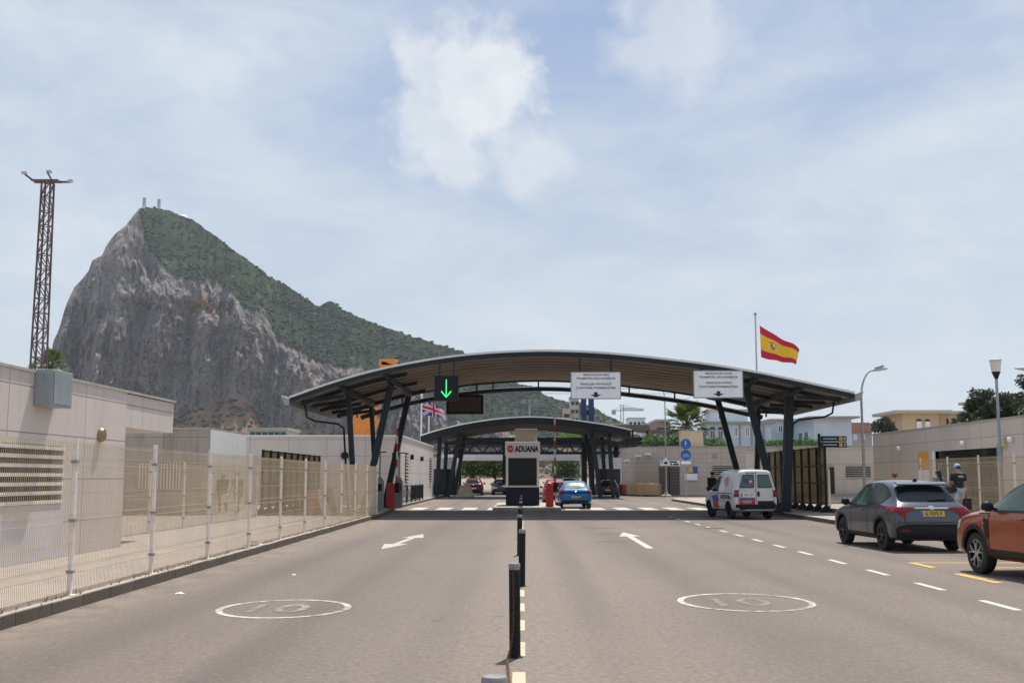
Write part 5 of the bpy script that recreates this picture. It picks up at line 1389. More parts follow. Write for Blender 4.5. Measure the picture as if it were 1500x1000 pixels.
dark_tree(1403,1432,598,62,71,'dark bushy tree over the right wall beside the beige house')
dark_tree(1426,1452,585,60,72,'dark tree with a thin upright tip, second from the beige house')
dark_tree(1444,1484,592,58,73,'dark ragged tree behind the post lamp')
dark_tree(1466,1502,588,55,76,'dark leaning tree just right of the post lamp')
dark_tree(1482,1530,563,57,74,'tallest dark tree at the right edge of the view')
dark_tree(1284,1302,620,76,75,'small dark conifer beside the left end of the beige house')
hedge(1405,1520,611,634,54,M['darkleaf'],'dark olive hedge mass along the top of the right wall',77,3000)
# ------------------------------------------------------------------ cars
def paint(name, col, metal=.25, rough=.28):
    m, nt, b, N, L = nodes(name)
    f = noi(nt, .8, 3, .5, objvec(nt)); d = noi(nt, 1, 6, .65, objvec(nt, (3, 3, 1.2)))
    c = mixc(nt, ramp(nt, f, .3, .7), [x*.94 for x in col], [min(1, x*1.05) for x in col])
    t = N('ShaderNodeTexCoord'); s = N('ShaderNodeSeparateXYZ'); L(t.outputs['Object'], s.inputs[0])
    c = mixc(nt, ramp(nt, d, .5, .85, 0, .10), c, (.24,.21,.18))
    L(c, b.inputs['Base Color']); b.inputs['Metallic'].default_value = metal
    L(ramp(nt, d, .4, .8, rough, rough+.08), b.inputs['Roughness'])
    b.inputs['Coat Weight'].default_value = .6; b.inputs['Specular IOR Level'].default_value = .35; b.inputs['Coat Roughness'].default_value = .05
    return m
def shell(st, name, m, parent, sub=2):
    """st rows: y, z bottom, z belt, z top, half width at sill, belt, roof edge"""
    rings = []
    def rng(y, zb, zs, zt, w0, ws, wt):
        wm = max(w0, ws) * 1.012; k = min(1, max(0, (zt-zs)/.30)); zr = max(zs+.03, zt-.085*k-.012)
        h = [(0,zb),(w0*.82,zb),(w0*.985,zb+.05),(wm,zb+(zs-zb)*.34),(wm,zb+(zs-zb)*.68),(ws,zs),(ws+(wt-ws)*.10,zs+(zr-zs)*.10),(wt+(ws-wt)*.06,zs+(zr-zs)*.9),(wt,zr+ .006),(wt*.86,zt-.022*k),(wt*.45,zt-.004),(0,zt)]
        return [(x,y,z) for x,z in h] + [(-x,y,z) for x,z in h[-2:0:-1]]
    first = st[0]
    for s in st: rings.append(rng(*s))
    n = len(rings[0]); vs = [p for r_ in rings for p in r_]; fs = []
    for i in range(len(rings)-1):
        for k in range(n): l = (k+1) % n; fs.append((i*n+k, i*n+l, (i+1)*n+l, (i+1)*n+k))
    for o, fl in ((0, True), ((len(rings)-1)*n, False)):
        for k in range(n//2):
            a, b_, c, d = k, k+1, (n-k-1) % n, (n-k) % n
            f = [o+a, o+b_, o+c, o+d]
            f2 = []
            for q in f:
                if q not in f2: f2.append(q)
            if len(f2) > 2: fs.append(tuple(f2 if fl else f2[::-1]))
    b = MB(); b.add(vs, fs); o = b.build(name, m, parent, smooth=70)
    md = o.modifiers.new('s', 'SUBSURF'); md.levels = sub; md.render_levels = sub
    return bake(o)
def bake(o):
    dg = bpy.context.evaluated_depsgraph_get(); dg.update()
    me = bpy.data.meshes.new_from_object(o.evaluated_get(dg), depsgraph=dg)
    o.modifiers.clear(); old = o.data; o.data = me; me.name = o.name
    me.polygons.foreach_set('use_smooth', [True]*len(me.polygons)); me.set_sharp_from_angle(angle=R(42))
    return o
class Skin:
    def __init__(s, o):
        s.bvh = BVHTree.FromPolygons([v.co for v in o.data.vertices], [p.vertices for p in o.data.polygons])
    def hit(s, axis, sg, a, c):
        if axis == 'x': o, d = Vector((sg*4,a,c)), Vector((-sg,0,0))
        elif axis == 'y': o, d = Vector((a,sg*9,c)), Vector((0,-sg,0))
        else: o, d = Vector((a,c,5)), Vector((0,0,-1))
        p, n, i, dist = s.bvh.ray_cast(o, d)
        if p is None:
            if axis == 'x': q = Vector((sg*.85,a,c))
            elif axis == 'y': q = Vector((a,0 if sg < 0 else 4,c))
            else: q = Vector((a,c,1.4))
            p, n, i, dist = s.bvh.find_nearest(q)
        if n.dot(d) > 0: n = -n
        return p, n
    def poly(s, mb, pts, axis, sg, off=.006, step=.07):
        bm = bmesh.new(); f = bm.faces.new([bm.verts.new((x,y,0)) for x,y in pts]); bmesh.ops.triangulate(bm, faces=bm.faces)
        for ax, nn in ((0,(1,0,0)),(1,(0,1,0))):
            lo = min(p[ax] for p in pts); hi = max(p[ax] for p in pts); k = int((hi-lo)/step)
            for q in range(1, k+1):
                co = [0,0,0]; co[ax] = lo+(hi-lo)*q/(k+1)
                bmesh.ops.bisect_plane(bm, geom=bm.verts[:]+bm.edges[:]+bm.faces[:], plane_co=co, plane_no=nn)
        s.geo(mb, [(v.co.x,v.co.y) for v in bm.verts], [[v.index for v in f.verts] for f in bm.faces] if not bm.verts.index_update() else 0, axis, sg, off); bm.free()
    def geo(s, mb, vs, fs, axis, sg, off):
        out = []
        for a, c in vs:
            p, n = s.hit(axis, sg, a, c); out.append(p + n*off)
        mb.add(out, fs)
    def text(s, mb, body, cx, cz, w_, h, axis, sg, off=.009, bold=.03, rot=0):
        vs, fs = fit_text(body, w_, h, bold)
        fl = -1 if (axis == 'x' and sg < 0) else 1     # left side reads front-to-back mirrored
        if axis == 'y' and sg < 0: fl = 1
        s.geo(mb, [(cx+(a*math.cos(rot)-c*math.sin(rot))*fl, cz+a*math.sin(rot)+c*math.cos(rot)) for a,c in vs], fs, axis, sg, off)
def rrect(x0, x1, y0, y1, r=.05, n=4):
    out = []
    for cx, cy, a0 in ((x1-r,y1-r,0),(x0+r,y1-r,PI/2),(x0+r,y0+r,PI),(x1-r,y0+r,3*PI/2)):
        for k in range(n+1): a = a0+PI/2*k/n; out.append((cx+r*math.cos(a), cy+r*math.sin(a)))
    return out
def rpoly(pts, r=.05, n=3):
    out = []; m = len(pts)
    for i in range(m):
        p = Vector(pts[i]); a = (Vector(pts[i-1])-p); c = (Vector(pts[(i+1)%m])-p)
        ra = min(r, a.length*.45); rc = min(r, c.length*.45); A = p+a.normalized()*ra; C = p+c.normalized()*rc
        for k in range(n+1): t = k/n; q = A*(1-t)**2 + p*2*t*(1-t) + C*t*t; out.append((q.x,q.y))
    return out
def make_wheel(t, x, y, rad, wid, spoke='dark', nsp=5):
    s = 1 if x > 0 else -1
    b = MB(); h = wid/2
    b.lathe([(rad*.62,-h*.9),(rad*.82,-h),(rad*.95,-h*.92),(rad,-h*.7),(rad,h*.7),(rad*.95,h*.92),(rad*.82,h),(rad*.62,h*.9)],32,(0,0,0),'x',False); wh = b.build('wheel', M['tyre'], t, (x,y,rad), smooth=35)
    b = MB(); o = s*h
    b.lathe([(rad*.66,o*.86),(rad*.66,o*.98),(rad*.60,o*.98),(rad*.58,o*.5),(0,o*.45)] if s > 0 else [(0,o*.45),(rad*.58,o*.5),(rad*.60,o*.98),(rad*.66,o*.98),(rad*.66,o*.86)],28,(0,0,0),'x',False); b.build('rim_barrel', M['steel_black'], wh, smooth=35)
    b = MB(); mm = {'dark':M['darkalloy'],'alloy':M['alloy'],'steel':M['black']}[spoke]
    b.lathe([(rad*.16,o*.6),(rad*.16,o*.92),(0,o*.95)] if s > 0 else [(0,o*.95),(rad*.16,o*.92),(rad*.16,o*.6)],16,(0,0,0),'x')
    for k in range(nsp):
        a = 2*PI*k/nsp+.3
        for da in ((-.13,.13) if spoke != 'steel' else (0,)):
            p0 = (o*.86, rad*.12*math.cos(a+da), rad*.12*math.sin(a+da)); p1 = (o*.93, rad*.44*math.cos(a+da*1.2), rad*.44*math.sin(a+da*1.2)); p2 = (o*.93, rad*.63*math.cos(a+da*2.4), rad*.63*math.sin(a+da*2.4))
            b.bar(p0,p1,rad*.065,.03,(1,0,0)); b.bar(p1,p2,rad*.055,.03,(1,0,0))
    b.lathe([(rad*.62,o*.88),(rad*.67,o*.94),(rad*.62,o*.99)] if s > 0 else [(rad*.62,o*.99),(rad*.67,o*.94),(rad*.62,o*.88)],32,(0,0,0),'x',False)
    b.build('rim', mm, wh, smooth=35)
    return wh
def cut_wells(o, W, ys, rad, depth=.34):
    me = bpy.data.meshes.new('cut'); b = MB()
    for y in ys:
        for s in (-1,1): b.lathe([(rad,s*(W/2-depth)),(rad,s*(W/2+.2))] if s > 0 else [(rad,-(W/2+.2)),(rad,-(W/2-depth))],28,(0,y,rad-.06),'x')
    c = b.build('cut', M['black'], o.parent)
    md = o.modifiers.new('b', 'BOOLEAN'); md.operation = 'DIFFERENCE'; md.object = c; md.solver = 'EXACT'; md.material_mode = 'TRANSFER'
    bake(o); cm = c.data; bpy.data.objects.remove(c); bpy.data.meshes.remove(cm)
def arch_pts(yc, zc, r0, r1, a0=-12, a1=192, n=18):
    A = [R(a0+(a1-a0)*k/n) for k in range(n+1)]
    return [(yc+r0*math.cos(a), zc+r0*math.sin(a)) for a in A] + [(yc+r1*math.cos(a), zc+r1*math.sin(a)) for a in reversed(A)]
def line(p, q, w_=.020):
    p = Vector(p); q = Vector(q); d = (q-p).normalized(); n = Vector((-d.y,d.x))*w_/2
    return [tuple(p-n), tuple(q-n), tuple(q+n), tuple(p+n)]
def car(loc, rz, label, cat, S):
    t = thing(S['name'], label, cat, loc, rz)
    W = S['W']; body = shell(S['st'], 'body', S['paint'], t); sk = Skin(body)
    cut_wells(body, W, S['wheels'], S['rad']+.065)
    for y in S['wheels']:
        for s in (-1,1): make_wheel(t, s*(W/2-.125), y, S['rad'], .215, S.get('spoke','dark'), S.get('nsp',5))
    for nm, axis, sg, polys, m in S['decals']:
        sides = (-1,1) if sg == 'both' else (sg,)
        for s_ in sides:
            for p in polys:
                b = MB(); off = .012 if nm in ('number_plate','badge') else (.009 if nm in ('trim','seam') else .006)
                if nm in ('cladding','bumper','stripe','rear_panel','banner','window_surround'): off = .004
                if nm in ('tail_lamp','door_handle'): off = .010
                sk.poly(b, p, axis, s_, off); b.build(nm, m, t, smooth=60)
    for body_, cx, cz, w_, h, axis, sg, m, rot in S.get('text', ()):
        b = MB(); sk.text(b, body_, cx, cz, w_, h, axis, sg, .016, .03, rot); b.build('lettering', m, t)
    for s in (-1,1):
        my, mz = S['mirror']; p, n = sk.hit('x', s, my, mz)
        b = MB(); b.lathe([(0,-.10),(.07,-.085),(.105,-.02),(.10,.05),(.06,.10),(0,.115)],14,(0,0,0),'x'); b.v = [(x*.95,y*.75,z*.85) for x,y,z in b.v]
        b.bar((-s*.17,0,-.05),(0,0,-.03),.05,.04); b.build('mirror', S.get('mirror_mat', S['paint']), t, (p.x+s*.17,my,mz+.04), smooth=60)
    hb_ = MB()
    for y, z in S.get('handles', ()):
        for s in (-1,1):
            h_ = MB(); p, n = sk.hit('x', s, y, z); h_.bar((p.x+s*.025,y-.09,z),(p.x+s*.025,y+.09,z),.025,.032); h_.build('door_handle', S.get('handle_mat',S['paint']), t, bevel=.008)
    return t, sk
# -- grey crossover, seen from behind
GP = paint('gunmetal_paint', (.085,.095,.11), .75, .30)
M['sideglass'] = mat('side_window_glass', (.010,.012,.013), .16, 0, .2, 2, spec=.14)
def side_set(glass, yb, win):  return [('window','x','both',win,glass)]
ST = [(0.00,.42,.62,.70,.64,.70,.60),(0.02,.34,.74,.86,.76,.80,.70),(.07,.28,.86,.98,.84,.865,.78),(.16,.25,.94,1.05,.875,.885,.76),(.30,.24,.985,1.16,.885,.89,.70),(.52,.23,1.0,1.36,.89,.89,.655),(.72,.22,1.0,1.505,.89,.885,.63),(1.05,.22,.99,1.575,.89,.88,.625),(1.6,.22,.965,1.605,.89,.88,.635),(2.15,.22,.95,1.59,.89,.88,.635),(2.5,.22,.94,1.53,.89,.88,.63),(2.85,.22,.935,1.36,.89,.88,.66),(3.2,.22,.925,1.13,.89,.875,.72),(3.45,.22,.91,1.03,.89,.87,.74),(3.85,.23,.86,.97,.88,.85,.72),(4.15,.26,.75,.86,.84,.80,.66),(4.29,.32,.62,.72,.70,.70,.58)]
WR = .335
DEC = [
 ('window','x','both',[rpoly([(1.68,1.0),(1.68,1.50),(2.30,1.475),(2.78,1.23),(2.98,1.04),(2.95,1.0)],.05)],M['greenglass']),
 ('window','x','both',[rpoly([(1.62,1.01),(1.62,1.50),(1.25,1.485),(.93,1.40),(.62,1.24),(.80,1.09)],.06)],M['sideglass']),
 ('rear_window','y',-1,[rpoly([(-.66,1.11),(.66,1.11),(.60,1.40),(.50,1.475),(-.50,1.475),(-.60,1.40)],.06)],M['carglass']),
 ('windscreen','y',1,[rpoly([(-.68,1.08),(.68,1.08),(.56,1.47),(-.56,1.47)],.06)],M['carglass']),
 ('window_surround','x','both',[rpoly([(1.655,.975),(1.655,1.525),(2.32,1.50),(2.82,1.245),(3.05,1.02),(3.0,.975)],.04),rpoly([(1.65,.985),(1.65,1.525),(1.22,1.51),(.89,1.42),(.56,1.24),(.78,1.06)],.06)],M['black']),
 ('cladding','x','both',[arch_pts(.82,WR+.0,WR+.06,WR+.125),arch_pts(3.42,WR,WR+.06,WR+.125),[(1.23,.24),(3.01,.24),(3.01,.37),(1.23,.37)]],M['black']),
 ('bumper','y',-1,[rpoly([(-.80,.32),(.80,.32),(.84,.54),(.62,.62),(-.62,.62),(-.84,.54)],.05)],M['black']),
 ('tail_lamp','y',-1,[rpoly([(-.85,.985),(-.36,.975),(-.37,.925),(-.54,.905),(-.60,.81),(-.69,.76),(-.84,.92)],.03),rpoly([(.85,.985),(.36,.975),(.37,.925),(.54,.905),(.60,.81),(.69,.76),(.84,.92)],.03)],M['tail']),
 ('tail_lamp','x','both',[rpoly([(.10,.99),(.52,1.01),(.30,.93),(.14,.82),(.08,.9)],.03)],M['tail']),
 ('reflector','y',-1,[rrect(-.74,-.52,.46,.50,.015),rrect(.52,.74,.46,.50,.015)],M['tail']),
 ('number_plate','y',-1,[rrect(-.27,.27,.79,.905,.012)],M['yellow']),
 ('trim','y',-1,[rpoly([(-.42,.955),(.42,.955),(.42,.985),(-.42,.985)],.01)],M['lightgrey']),
 ('badge','y',-1,[rrect(-.055,.055,.93,1.015,.02)],M['alloy']),
 ('seam','x','both',[line((1.65,.36),(1.65,1.0)),line((2.72,.36),(2.80,.98)),line((1.20,.62),(1.0,1.0)),line((1.16,.40),(1.20,.62))],M['black']),
 ('seam','y',-1,[line((-.70,.66),(.70,.66),.014),line((-.63,.68),(-.63,.80)),line((.63,.68),(.63,.80))],M['black']),
 ('headlamp','x','both',[rpoly([(3.80,.84),(4.10,.76),(4.16,.70),(3.95,.70)],.03)],M['lens']),
]
tc_, sk = car((9.12,25.2,0), R(3.2), 'dark grey crossover parked by the kerb with orange number plate', 'car', dict(name='parked_car', W=1.79, st=ST, paint=GP, wheels=(.82,3.42), rad=WR, spoke='dark', decals=DEC, mirror=(2.86,1.03), mirror_mat=M['black'], handles=((1.98,.90),),
  text=[('G 7575 F',.02,.848,.40,.072,'y',-1,M['ink'],0)]))
b = MB(); sk.poly(b, rrect(-.265,-.215,.795,.90,.005),'y',-1,.014); b.build('plate_band', M['blue'], tc_)
p, n = sk.hit('z',1,0,.95); b = MB(); b.prism([(p.y-.10,p.z-.01),(p.y+.10,p.z-.01),(p.y-.02,p.z+.075),(p.y-.07,p.z+.08)],-.03,.03,'x'); b.build('aerial_fin', M['black'], tc_, bevel=.01)
b = MB(); vs = []
b.prism([(.50,1.50),(.62,1.545),(.74,1.555),(.74,1.53),(.52,1.47)],-.58,.58,'x'); b.build('spoiler', GP, tc_, bevel=.012)
b = MB(); p, n = sk.hit('y',-1,0,1.14); b.bar(Vector((.0,p.y-.02,1.14)),Vector((.42,p.y+.0,1.17)),.025,.02); b.build('wiper', M['black'], tc_)
# -- orange off-roader, front left quarter in view
OP = paint('burnt_orange_paint', (.33,.060,.004), .15, .25)
ST = [(0.0,.42,.70,.78,.70,.74,.66),(.06,.34,.90,1.02,.84,.84,.74),(.2,.30,1.05,1.25,.88,.88,.70),(.5,.28,1.10,1.55,.89,.88,.66),(.9,.26,1.10,1.63,.90,.885,.65),(1.6,.26,1.08,1.66,.90,.885,.66),(2.2,.26,1.07,1.64,.90,.885,.66),(2.55,.26,1.06,1.56,.90,.885,.655),(2.85,.26,1.05,1.38,.90,.885,.68),(3.12,.26,1.045,1.17,.90,.885,.76),(3.35,.27,1.03,1.11,.90,.88,.78),(3.85,.28,.98,1.06,.89,.87,.76),(4.12,.30,.90,.98,.87,.84,.72),(4.27,.34,.74,.84,.80,.78,.66),(4.34,.42,.62,.70,.66,.66,.56)]
DEC = [
 ('window','x','both',[rpoly([(1.66,1.12),(1.66,1.55),(2.22,1.53),(2.62,1.37),(2.93,1.13),(2.90,1.10)],.05)],M['greenglass']),
 ('window','x','both',[rpoly([(1.60,1.12),(1.60,1.55),(.9,1.53),(.62,1.40),(.50,1.15)],.06)],M['sideglass']),
 ('window_surround','x','both',[rpoly([(1.63,1.08),(1.63,1.585),(2.25,1.565),(2.66,1.40),(3.02,1.10),(2.98,1.075)],.03),rpoly([(1.63,1.08),(1.63,1.585),(.9,1.57),(.58,1.42),(.44,1.10)],.05)],M['black']),
 ('windscreen','y',1,[rpoly([(-.70,1.14),(.70,1.14),(.58,1.53),(-.58,1.53)],.06)],M['carglass']),
 ('rear_window','y',-1,[rpoly([(-.62,1.18),(.62,1.18),(.55,1.5),(-.55,1.5)],.06)],M['carglass']),
 ('cladding','x','both',[arch_pts(.80,.355,.42,.50,-16,196),arch_pts(3.45,.355,.42,.50,-16,196),[(1.25,.27),(2.98,.27),(2.98,.46),(1.25,.46)]],M['black']),
 ('trim','x','both',[rpoly([(2.93,.62),(2.98,.94),(3.12,.98),(3.10,.84),(3.02,.62)],.02)],M['black']),
 ('side_repeater','x','both',[rrect(3.05,3.13,.86,.90,.015)],M['lens']),
 ('seam','x','both',[line((2.93,.46),(2.95,1.04)),line((1.63,.46),(1.63,1.08)),line((2.90,1.05),(3.3,1.04))],M['black']),
 ('headlamp','x','both',[rpoly([(3.95,.93),(4.20,.86),(4.24,.72),(4.02,.76)],.03)],M['lens']),
 ('headlamp','y',1,[rpoly([(-.80,.90),(-.45,.86),(-.48,.72),(-.80,.74)],.03),rpoly([(.80,.90),(.45,.86),(.48,.72),(.80,.74)],.03)],M['lens']),
 ('grille','y',1,[rpoly([(-.44,.86),(.44,.86),(.44,.70),(-.44,.70)],.03)],M['black']),
 ('tail_lamp','y',-1,[rrect(-.84,-.6,.85,1.05,.03),rrect(.6,.84,.85,1.05,.03)],M['tail']),
]
car((9.05,16.35,0), R(5.5), 'burnt orange off-roader cut by the right edge of the view, silver spoked front wheel', 'car', dict(name='parked_car', W=1.80, st=ST, paint=OP, wheels=(.80,3.45), rad=.355, spoke='alloy', nsp=5, decals=DEC, mirror=(2.78,1.13), mirror_mat=M['black'], handles=((1.95,.98),)))
# -- white service van from behind
VP = paint('white_van_paint', (.62,.63,.62), 0, .35)
ST = [(0.0,.42,.98,1.80,.74,.79,.60),(.015,.36,1.02,1.90,.83,.85,.655),(.08,.32,1.03,1.955,.86,.87,.67),(.3,.28,1.04,1.975,.875,.875,.675),(1.0,.26,1.04,1.985,.88,.88,.68),(1.9,.26,1.04,1.97,.88,.88,.68),(2.35,.26,1.04,1.90,.88,.88,.67),(2.75,.26,1.04,1.68,.88,.88,.68),(3.15,.26,1.03,1.34,.88,.875,.72),(3.4,.26,1.02,1.17,.88,.87,.75),(3.75,.28,.96,1.06,.87,.84,.74),(4.0,.32,.82,.92,.82,.78,.66),(4.08,.42,.66,.74,.66,.64,.54)]
vanred = mat('van_red_vinyl', (.50,.025,.035), .4, 0, .06, 4); vanblue = mat('van_blue_vinyl', (.03,.06,.28), .4, 0, .06, 4); tealg = mat('teal_van_glass', (.07,.15,.145), .12, 0, .12, 2, coat=.5)
DEC = [
 ('rear_window','y',-1,[rpoly([(-.64,1.27),(-.10,1.27),(-.10,1.73),(-.54,1.73)],.06),rpoly([(.64,1.27),(.10,1.27),(.10,1.73),(.54,1.73)],.06)],tealg),
 ('window','x','both',[rpoly([(2.1,1.08),(2.1,1.72),(2.45,1.68),(2.85,1.42),(3.08,1.10)],.05)],M['sideglass']),
 ('windscreen','y',1,[rpoly([(-.7,1.2),(.7,1.2),(.58,1.78),(-.58,1.78)],.06)],M['carglass']),
 ('window_surround','y',-1,[rpoly([(-.67,1.235),(-.07,1.235),(-.07,1.765),(-.55,1.765)],.06),rpoly([(.67,1.235),(.07,1.235),(.07,1.765),(.55,1.765)],.06)],M['black']),
 ('bumper','y',-1,[rpoly([(-.84,.34),(.84,.34),(.84,.60),(-.84,.60)],.04),rpoly([(.06,.60),(.80,.60),(.80,.73),(.06,.73)],.02)],M['steel_black']),
 ('tail_lamp','y',-1,[rrect(-.86,-.72,.88,1.16,.03),rrect(.72,.86,.88,1.16,.03)],M['tail']),
 ('tail_lamp','x','both',[rrect(.0,.10,.88,1.16,.02)],M['tail']),
 ('reversing_lamp','y',-1,[rrect(-.86,-.74,.66,.86,.02),rrect(.74,.86,.66,.86,.02)],M['lens']),
 ('banner','y',-1,[rrect(-.70,-.04,.60,.78,.01)],vanred),
 ('banner','y',-1,[rrect(-.70,-.04,.785,.85,.01)],vanblue),
 ('number_plate','y',-1,[rrect(-.56,-.06,.91,1.03,.012)],M['whitesign']),
 ('plate_band','y',-1,[rrect(-.62,-.57,.91,1.03,.01)],M['blue']),
 ('seam','y',-1,[line((0,.62),(0,1.88),.02),line((-.74,.62),(-.62,1.84),.012),line((.74,.62),(.62,1.84),.012)],M['black']),
 ('door_handle','y',-1,[rrect(.05,.15,.90,1.10,.03)],M['black']),
 ('lamp_strip','y',-1,[rrect(-.40,-.24,1.80,1.83,.01),rrect(-.2,-.04,1.80,1.83,.01)],M['black']),
 ('seam','x','both',[line((2.05,.42),(2.05,1.75)),line((3.06,.42),(3.1,1.08)),line((.4,1.02),(2.05,1.02)),line((1.2,.42),(1.2,1.75))],M['black']),
 ('stripe','x','both',[rpoly([(2.9,.88),(2.2,.95),(1.9,.72),(2.6,.62)],.02)],vanblue),
 ('stripe','x','both',[rpoly([(2.75,.66),(2.1,.74),(1.9,.42),(2.6,.42)],.02),rpoly([(.75,.88),(.50,.92),(.45,.80),(.70,.77)],.02)],vanred),
 ('cladding','x','both',[[(1.2,.28),(2.85,.28),(2.85,.38),(1.2,.38)],arch_pts(.80,.31,.375,.42),arch_pts(3.3,.31,.375,.42)],M['steel_black']),
]
t_, sk = car((9.25,44.8,0), R(8.5), 'white service van with red banner and teal rear windows standing at the kerb', 'van', dict(name='service_van', W=1.76, st=ST, paint=VP, wheels=(.80,3.3), rad=.31, spoke='steel', decals=DEC, mirror=(2.98,1.15), mirror_mat=M['black'], handles=((2.3,.98),),
   text=[('POB 1077',-.30,.970,.42,.075,'y',-1,M['ink'],0)]))
b = MB()
for r0, cx in ((.11,-.22),(.05,-.22)):
    pass
for k in range(12):
    a = 2*PI*k/12; sk.poly(b, line((-.40+.02*math.cos(a),1.52+.02*math.sin(a)),(-.40+.13*math.cos(a),1.52+.11*math.sin(a)),.026),'y',-1,.014)
b.build('window_emblem', vanblue, t_)
b = MB(); sk.poly(b, [(-.22+.10*math.cos(2*PI*k/18),1.49+.085*math.sin(2*PI*k/18)) for k in range(18)],'y',-1,.017); e1 = b.build('window_emblem', vanred, t_)
b = MB(); sk.poly(b, [(-.22+.055*math.cos(2*PI*k/18),1.49+.045*math.sin(2*PI*k/18)) for k in range(18)],'y',-1,.020); b.build('emblem_centre', M['flagwhite'], e1)
b = MB()
for z, w0, w1 in ((.725,-.58,-.16),(.665,-.52,-.20)):
    n_ = 9
    for k in range(n_): x = w0+(w1-w0)*k/n_; sk.poly(b, [(x,z-.014),(x+(w1-w0)/n_*.7,z-.014),(x+(w1-w0)/n_*.7,z+.014),(x,z+.014)],'y',-1,.012)
b.build('banner_lettering', M['flagwhite'], t_)
b = MB()
for z, y0, y1 in ((1.62,1.55,1.05),(1.53,1.65,1.0),(1.44,1.55,.95),(1.35,1.35,1.0)):
    for k in range(7): y = y0+(y1-y0)*k/7; sk.poly(b, [(y,z-.025),(y+(y1-y0)/7*.72,z-.025),(y+(y1-y0)/7*.72,z+.025),(y,z+.025)],'x',-1,.010)
b.build('side_lettering', vanred, t_)
b = MB()
for k in range(5): y = 1.7-.22*k; sk.poly(b, rrect(y-.14,y,.80,.96,.03),'x',-1,.010)
b.build('side_lettering', M['ink'], t_)
b = MB()
for s in (-.55,.55):
    pass
# -- smaller cars in the queue
def hatch(name, label, loc, rz, col, W=1.74, H=1.48, L_=4.1, cat='car', glass=None, spoke='alloy', plate=None, metal=.3):
    k = L_/4.1; h = H/1.48
    st = [(0.0,.40,.64,.74,.62,.68,.58),(.05,.32,.80,.92,.80,.82,.72),(.18,.26,.90,1.02,.85,.85,.70),(.38,.24,.94,1.20,.865,.86,.64),(.62,.23,.95,1.37,.87,.86,.60),(.95,.22,.94,1.45,.87,.86,.59),(1.5,.22,.92,1.48,.87,.86,.60),(2.1,.22,.91,1.46,.87,.86,.60),(2.5,.22,.90,1.36,.87,.855,.61),(2.9,.22,.89,1.10,.87,.85,.69),(3.15,.22,.88,.99,.87,.85,.72),(3.6,.24,.82,.92,.86,.82,.70),(3.95,.28,.70,.80,.80,.76,.62),(4.08,.34,.58,.66,.66,.66,.54)]
    st = [(y*k,zb*h,zs*h,zt*h,w0*W/1.74,ws*W/1.74,wt*W/1.74) for y,zb,zs,zt,w0,ws,wt in st]
    def S(pts): return [(y*k,z*h) for y,z in pts]
    def Q(pts): return [(x*W/1.74,z*h) for x,z in pts]
    dec = [
     ('rear_window','y',-1,[Q(rpoly([(-.60,1.05),(.60,1.05),(.52,1.34),(-.52,1.34)],.06))],glass or M['carglass']),
     ('windscreen','y',1,[Q(rpoly([(-.62,1.02),(.62,1.02),(.5,1.36),(-.5,1.36)],.06))],M['carglass']),
     ('window','x','both',[S(rpoly([(1.55,.96),(1.55,1.37),(2.1,1.36),(2.5,1.18),(2.75,.95)],.05)),S(rpoly([(1.50,.96),(1.50,1.37),(1.0,1.33),(.72,1.15),(.75,.98)],.05))],M['sideglass']),
     ('tail_lamp','y',-1,[Q(rpoly([(-.84,.98),(-.60,.94),(-.56,.80),(-.82,.78)],.04)),Q(rpoly([(.84,.98),(.60,.94),(.56,.80),(.82,.78)],.04))],M['tail']),
     ('tail_lamp','x','both',[S(rpoly([(.10,.80),(.14,.96),(.36,1.0),(.28,.82)],.03))],M['tail']),
     ('number_plate','y',-1,[Q(rrect(-.26,.26,.56,.67,.01))],plate or M['yellow']),
     ('bumper','y',-1,[Q(rpoly([(-.70,.34),(.70,.34),(.76,.44),(-.76,.44)],.02))],M['black']),
     ('badge','y',-1,[Q([(.05*math.cos(a),.89+.05*math.sin(a)) for a in [2*PI*j/12 for j in range(12)]])],M['alloy']),
     ('headlamp','x','both',[S(rpoly([(3.55,.80),(3.85,.72),(3.92,.62),(3.7,.64)],.03))],M['lens']),
     ('headlamp','y',1,[Q(rpoly([(-.74,.74),(-.42,.70),(-.46,.58),(-.72,.6)],.03)),Q(rpoly([(.74,.74),(.42,.70),(.46,.58),(.72,.6)],.03))],M['lens']),
     ('seam','x','both',[S(line((1.52,.34),(1.52,.94))),S(line((2.6,.34),(2.68,.92)))],M['black'])]
    t, sk = car(loc, rz, label, cat, dict(name=name, W=W, st=st, paint=paint(name+'_paint', col, metal), wheels=(.74*k,3.30*k), rad=.31, spoke=spoke, decals=dec, mirror=(2.62*k,.99*h), handles=((1.75*k,.88*h),)))
    b = MB(); p, n = sk.hit('y',-1,.02,1.09*h); b.bar((-.02,p.y-.02,1.07*h),(.30,p.y-.005,1.10*h),.02); b.build('wiper', M['black'], t)
    return t
hatch('queueing_car','bright blue hatchback waiting to the right of the customs kiosk',(2.83,60.2,0),R(2.5),(.012,.14,.42),W=1.76,H=1.50,L_=4.1,glass=mat('painted_reflection_glass',(.30,.34,.22),.15,0,.3,2,coat=.5),plate=mat('weathered_plate',(.45,.40,.22),.5))  # rear window brightness is a yellow-green reflection painted into the glass colour
hatch('queueing_car','small red car with pale roof queueing ahead of the blue hatchback',(2.15,70,0),R(1),(.40,.03,.03),W=1.7,H=1.5)
hatch('queueing_car','dark red car waiting under the gantry left of the kiosk',(-4.55,103,0),R(1),(.10,.012,.018),W=1.8,H=1.6,L_=4.3,plate=M['whitesign'],metal=.3)
hatch('oncoming_car','dark violet car facing the camera just right of the dark red one',(-2.3,112,0),R(184),(.05,.03,.05),W=1.75,H=1.5,L_=4.2,plate=M['whitesign'])
